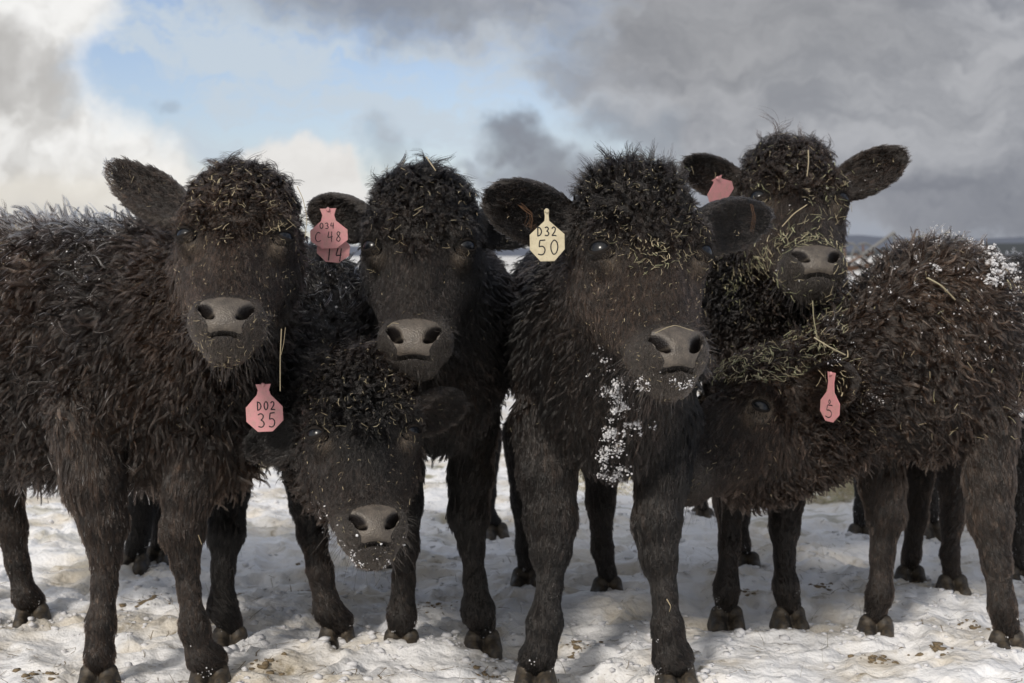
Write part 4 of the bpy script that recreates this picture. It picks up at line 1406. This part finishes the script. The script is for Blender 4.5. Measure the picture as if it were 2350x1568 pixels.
# ---------------------------------------------------------------- ear tags
GL = {'0': [[(.5, 1), (.15, .8), (.08, .4), (.35, 0), (.7, .1), (.92, .5), (.8, .88), (.5, 1)]],
      '1': [[(.5, 1), (.48, 0)]],
      '2': [[(.1, .78), (.4, 1), (.8, .85), (.7, .5), (.3, .2), (.05, .02), (.5, .05), (.95, .0)]],
      '3': [[(.12, .88), (.5, 1), (.85, .82), (.7, .6), (.4, .52), (.75, .45), (.92, .22), (.6, 0), (.1, .08)]],
      '4': [[(.3, 1), (.1, .5), (.15, .42), (.9, .5)], [(.78, 1), (.68, 0)]],
      '5': [[(.9, 1), (.35, .98), (.3, .98), (.2, .58), (.25, .56), (.6, .62), (.9, .4), (.75, .08), (.4, 0), (.08, .08)]],
      '8': [[(.8, .85), (.5, 1), (.2, .82), (.45, .55), (.85, .3), (.6, 0), (.15, .1), (.2, .35), (.55, .55), (.8, .85)]],
      'C': [[(.9, .85), (.55, 1), (.15, .7), (.08, .3), (.4, .0), (.95, .15)]],
      'D': [[(.15, 1), (.12, 0)], [(.05, .98), (.6, .9), (.92, .5), (.6, .08), (.05, .0)]],
      'o': [[(.5, .7), (.25, .5), (.3, .2), (.6, .15), (.75, .45), (.5, .7)]]}


def prism(outline, t, bev=.0006):
    """flat plate in the x-z plane, rounded rim; returns bmesh"""
    import bmesh
    bm = bmesh.new()
    vs = [bm.verts.new((x, 0, z)) for x, z in outline]
    f = bm.faces.new(vs)
    r = bmesh.ops.extrude_face_region(bm, geom=[f])
    for v_ in [g_ for g_ in r['geom'] if isinstance(g_, bmesh.types.BMVert)]: v_.co.y += t
    bmesh.ops.recalc_face_normals(bm, faces=bm.faces)
    bmesh.ops.bevel(bm, geom=[e for e in bm.edges if not (abs(e.verts[0].co.y - e.verts[1].co.y) > t * .5)], offset=bev, segments=2, affect='EDGES')
    return bm


TAGSHAPE = [(-.30, 1.0), (.30, 1.0), (.30, .62), (.52, .42)]      # stem, mirrored below


def ear_tag(ci, centre, Y, w, h, stem, mat, words, yaw=0., roll=0., pitch=0., name='ear_tag', label=None, stemw=.38):
    """centre: picture position of the plate's middle; w, h plate size and stem height in metres"""
    if ci not in COATS: return
    root = COATS[ci]['root']
    c = .30
    hw_, hh = w / 2, h / 2
    sw = w * stemw / 2
    out = [(-hw_ + c * w, -hh), (hw_ - c * w, -hh), (hw_, -hh + c * h), (hw_, hh - c * h * 1.05), (sw, hh + .002),
           (sw * .8, hh + stem * .5), (sw * 1.1, hh + stem), (-sw * 1.1, hh + stem), (-sw * .8, hh + stem * .5), (-sw, hh + .002), (-hw_, hh - c * h * 1.05), (-hw_, -hh + c * h)]
    bm = prism(out, .0016)
    me = bpy.data.meshes.new(name); bm.to_mesh(me); bm.free(); me.materials.append(mat)
    Rw = rot('z', yaw) @ rot('x', pitch) @ rot('y', roll)
    mw = mat4(Rw, W(*centre, Y))
    o = child(name, me, root, mw)
    if label: o['label'] = label
    # the marker strokes
    segs = []
    for text, cx, cz, hgt, wid in words:
        x0 = cx - len(text) * wid / 2
        for k, chr_ in enumerate(text):
            for st in GL.get(chr_, []):
                pts = np.array([(x0 + (k + .1 + .72 * a) * wid, -.0007, cz - hgt / 2 + b * hgt) for a, b in st])
                # smooth
                n = len(pts); t = np.linspace(0, n - 1, max(2, (n - 1) * 4 + 1)) if n > 2 else np.linspace(0, 1, 9)
                q = np.stack([np.interp(t, np.arange(n), pts[:, i]) for i in range(3)], 1)
                for _ in range(3 if n > 4 else 0): q[1:-1] = .5 * q[1:-1] + .25 * (q[:-2] + q[2:])
                segs.append(q)
    vs, qs, n = [], [], 0
    for q in segs:
        r = np.full((1, len(q)), hgt_r(words))
        v_, q_ = tubes(q[None], r)
        v_[:, 1] = -.0003 + (v_[:, 1] - v_[:, 1].mean()) * .4
        vs.append(v_); qs.append(q_ + n); n += len(v_)
    if vs:
        ink = mesh_np('lettering', np.concatenate(vs), np.concatenate(qs), M['ink'], None, False)
        ink.parent = o
    # the button that pins it to the ear
    import bmesh
    bm = bmesh.new()
    bmesh.ops.create_cone(bm, cap_ends=True, segments=20, radius1=.0042, radius2=.003, depth=.004)
    bmesh.ops.rotate(bm, verts=bm.verts, matrix=Matrix.Rotation(math.pi / 2, 3, 'X'))
    bmesh.ops.translate(bm, verts=bm.verts, vec=(0, -.0028, hh + stem * .93))
    me = bpy.data.meshes.new('tag_button'); bm.to_mesh(me); bm.free(); me.materials.append(mat)
    b = bpy.data.objects.new('tag_button', me); COL.objects.link(b); b.parent = o
    return o


def hgt_r(words):
    return max(w_[3] for w_ in words) * .075 if words else .001


ear_tag(1, (765, 572), 3.075, .064, .052, .02, M['pink'], [('14', .003, -.010, .026, .019)], yaw=.05, roll=.09, label='lower pink tag numbered 14')
ear_tag(1, (755, 540), 3.06, .073, .052, .026, M['pink'], [('034', -.003, .0185, .0115, .0105), ('C', -.021, -.003, .020, .017), ('48', .011, -.003, .020, .016)], yaw=.02, roll=-.03, label='upper pink tag numbered C 48', stemw=.40)
ear_tag(3, (1256, 555), 2.72, .061, .068, .021, M['yellow'], [('D32', .000, .018, .016, .0125), ('50', .002, -.010, .026, .022)], yaw=.1, roll=-.02, stemw=.14)
ear_tag(2, (607, 950), 2.90, .069, .067, .022, M['pink'], [('D02', .004, .015, .016, .0125), ('35', .004, -.012, .027, .020)], yaw=.0, roll=-.04)
ear_tag(5, (1904, 935), 3.00, .060, .056, .040, M['pink'], [('o', 0, .012, .014, .016), ('5', .000, -.008, .025, .034)], yaw=-1.12, roll=.06)
ear_tag(4, (1654, 440), 3.60, .070, .050, .012, M['pink'], [], yaw=.5, roll=-.5, pitch=.3)

# ---------------------------------------------------------------- machine behind: ringed wheel rake
def ring_mesh(R0, r, n, cx, cz, y=0):
    a = np.arange(n + 1) * 2 * math.pi / n + math.pi / n
    P = np.stack([cx + R0 * np.cos(a), 0 * a + y, cz + R0 * np.sin(a)], 1)
    return P


def build_rake():
    root = bpy.data.objects.new('hay_rake', None); COL.objects.link(root)
    Y = 22.0
    root.location = W(1935, 640, Y) * (1, 1, 0)
    tag(root, 'weathered wheel rake with grey octagonal rims standing in the snow behind the calves', 'farm machine')
    grey = material('weathered_metal', plain((.16, .16, .158), .7, .3, 6)); rust = material('rusty_tine', plain((.16, .09, .055), .85, .4, 6))
    dark = material('dark_rubber', plain((.02, .02, .02), .9, .3, 6))

    def tube(name, P, r, m, parent, sides=8):
        P = np.asarray(P, float)[None]
        v, q = tubes(P, np.full(P.shape[:2], r), sides)
        return mesh_np(name, v, q, m, parent, False)
    for k, (dx, dy, R0) in enumerate(((1940, 606, .27), (1982, 590, .17))):
        c = W(dx, dy, Y + k * .35)
        n = 8 if k == 0 else 12
        rim = tube('wheel_rim', [c + V((R0 * math.cos(a), .0, R0 * 1.15 * math.sin(a))) for a in np.arange(n + 1) * 2 * math.pi / n + .39], .030, grey, root)
        tube('wheel_hub', [c + V((0, -.10, 0)), c + V((0, .10, 0))], .07, dark, root)
        for a in np.arange(5) * 2 * math.pi / 5 + .4:
            tube('spoke', [c, c + V((R0 * .97 * math.cos(a), 0, R0 * 1.1 * math.sin(a)))], .022, rust, root)
        a = c + V((.02, .12, 0))
        tube('leg', [a, a * (1, 1, 0) + V((.1, .1, 0))], .04, rust, root)
    tube('drawbar', [W(1900, 640, Y + .2), W(2052, 534, Y + .2)], .045, grey, root)
    tube('beam', [W(1880, 628, Y + .3), W(2080, 596, Y + .5)], .07, rust, root)
    tube('drawbar', [W(2052, 534, Y + .2), V(W(2052, 534, Y + .2)) * (1, 1, 0)], .035, grey, root)


build_rake()

# ---------------------------------------------------------------- rusty hair tufts inside some ears
def ear_tuft(ci, pts, Y, n, spread, seed):
    if ci not in COATS: return
    rng = np.random.default_rng(seed)
    P0 = np.array([W(x, y, Y) for x, y in pts])
    t = np.linspace(0, len(P0) - 1, 8)
    base = np.stack([np.interp(t, np.arange(len(P0)), P0[:, k]) for k in range(3)], 1)
    L = []
    for _ in range(n):
        w = np.cumsum(rng.normal(size=(8, 3)) * spread * .35, 0) + rng.normal(size=3) * spread * .6
        L.append(base + w)
    o = stalk_obj('ear_tuft', L, np.full(n, .0006), TUFT, COATS[ci]['root'], taper=.4)
    o['label'] = 'rusty tangled hairs in the ear'


TUFT = material('rusty_hair', plain((.15, .080, .042), .6, .35, 60))
ear_tuft(3, [(1195, 470), (1222, 492), (1212, 522), (1228, 512)], 2.77, 7, .0035, 1)
ear_tuft(3, [(1725, 470), (1732, 500), (1726, 535)], 2.80, 4, .0018, 2)
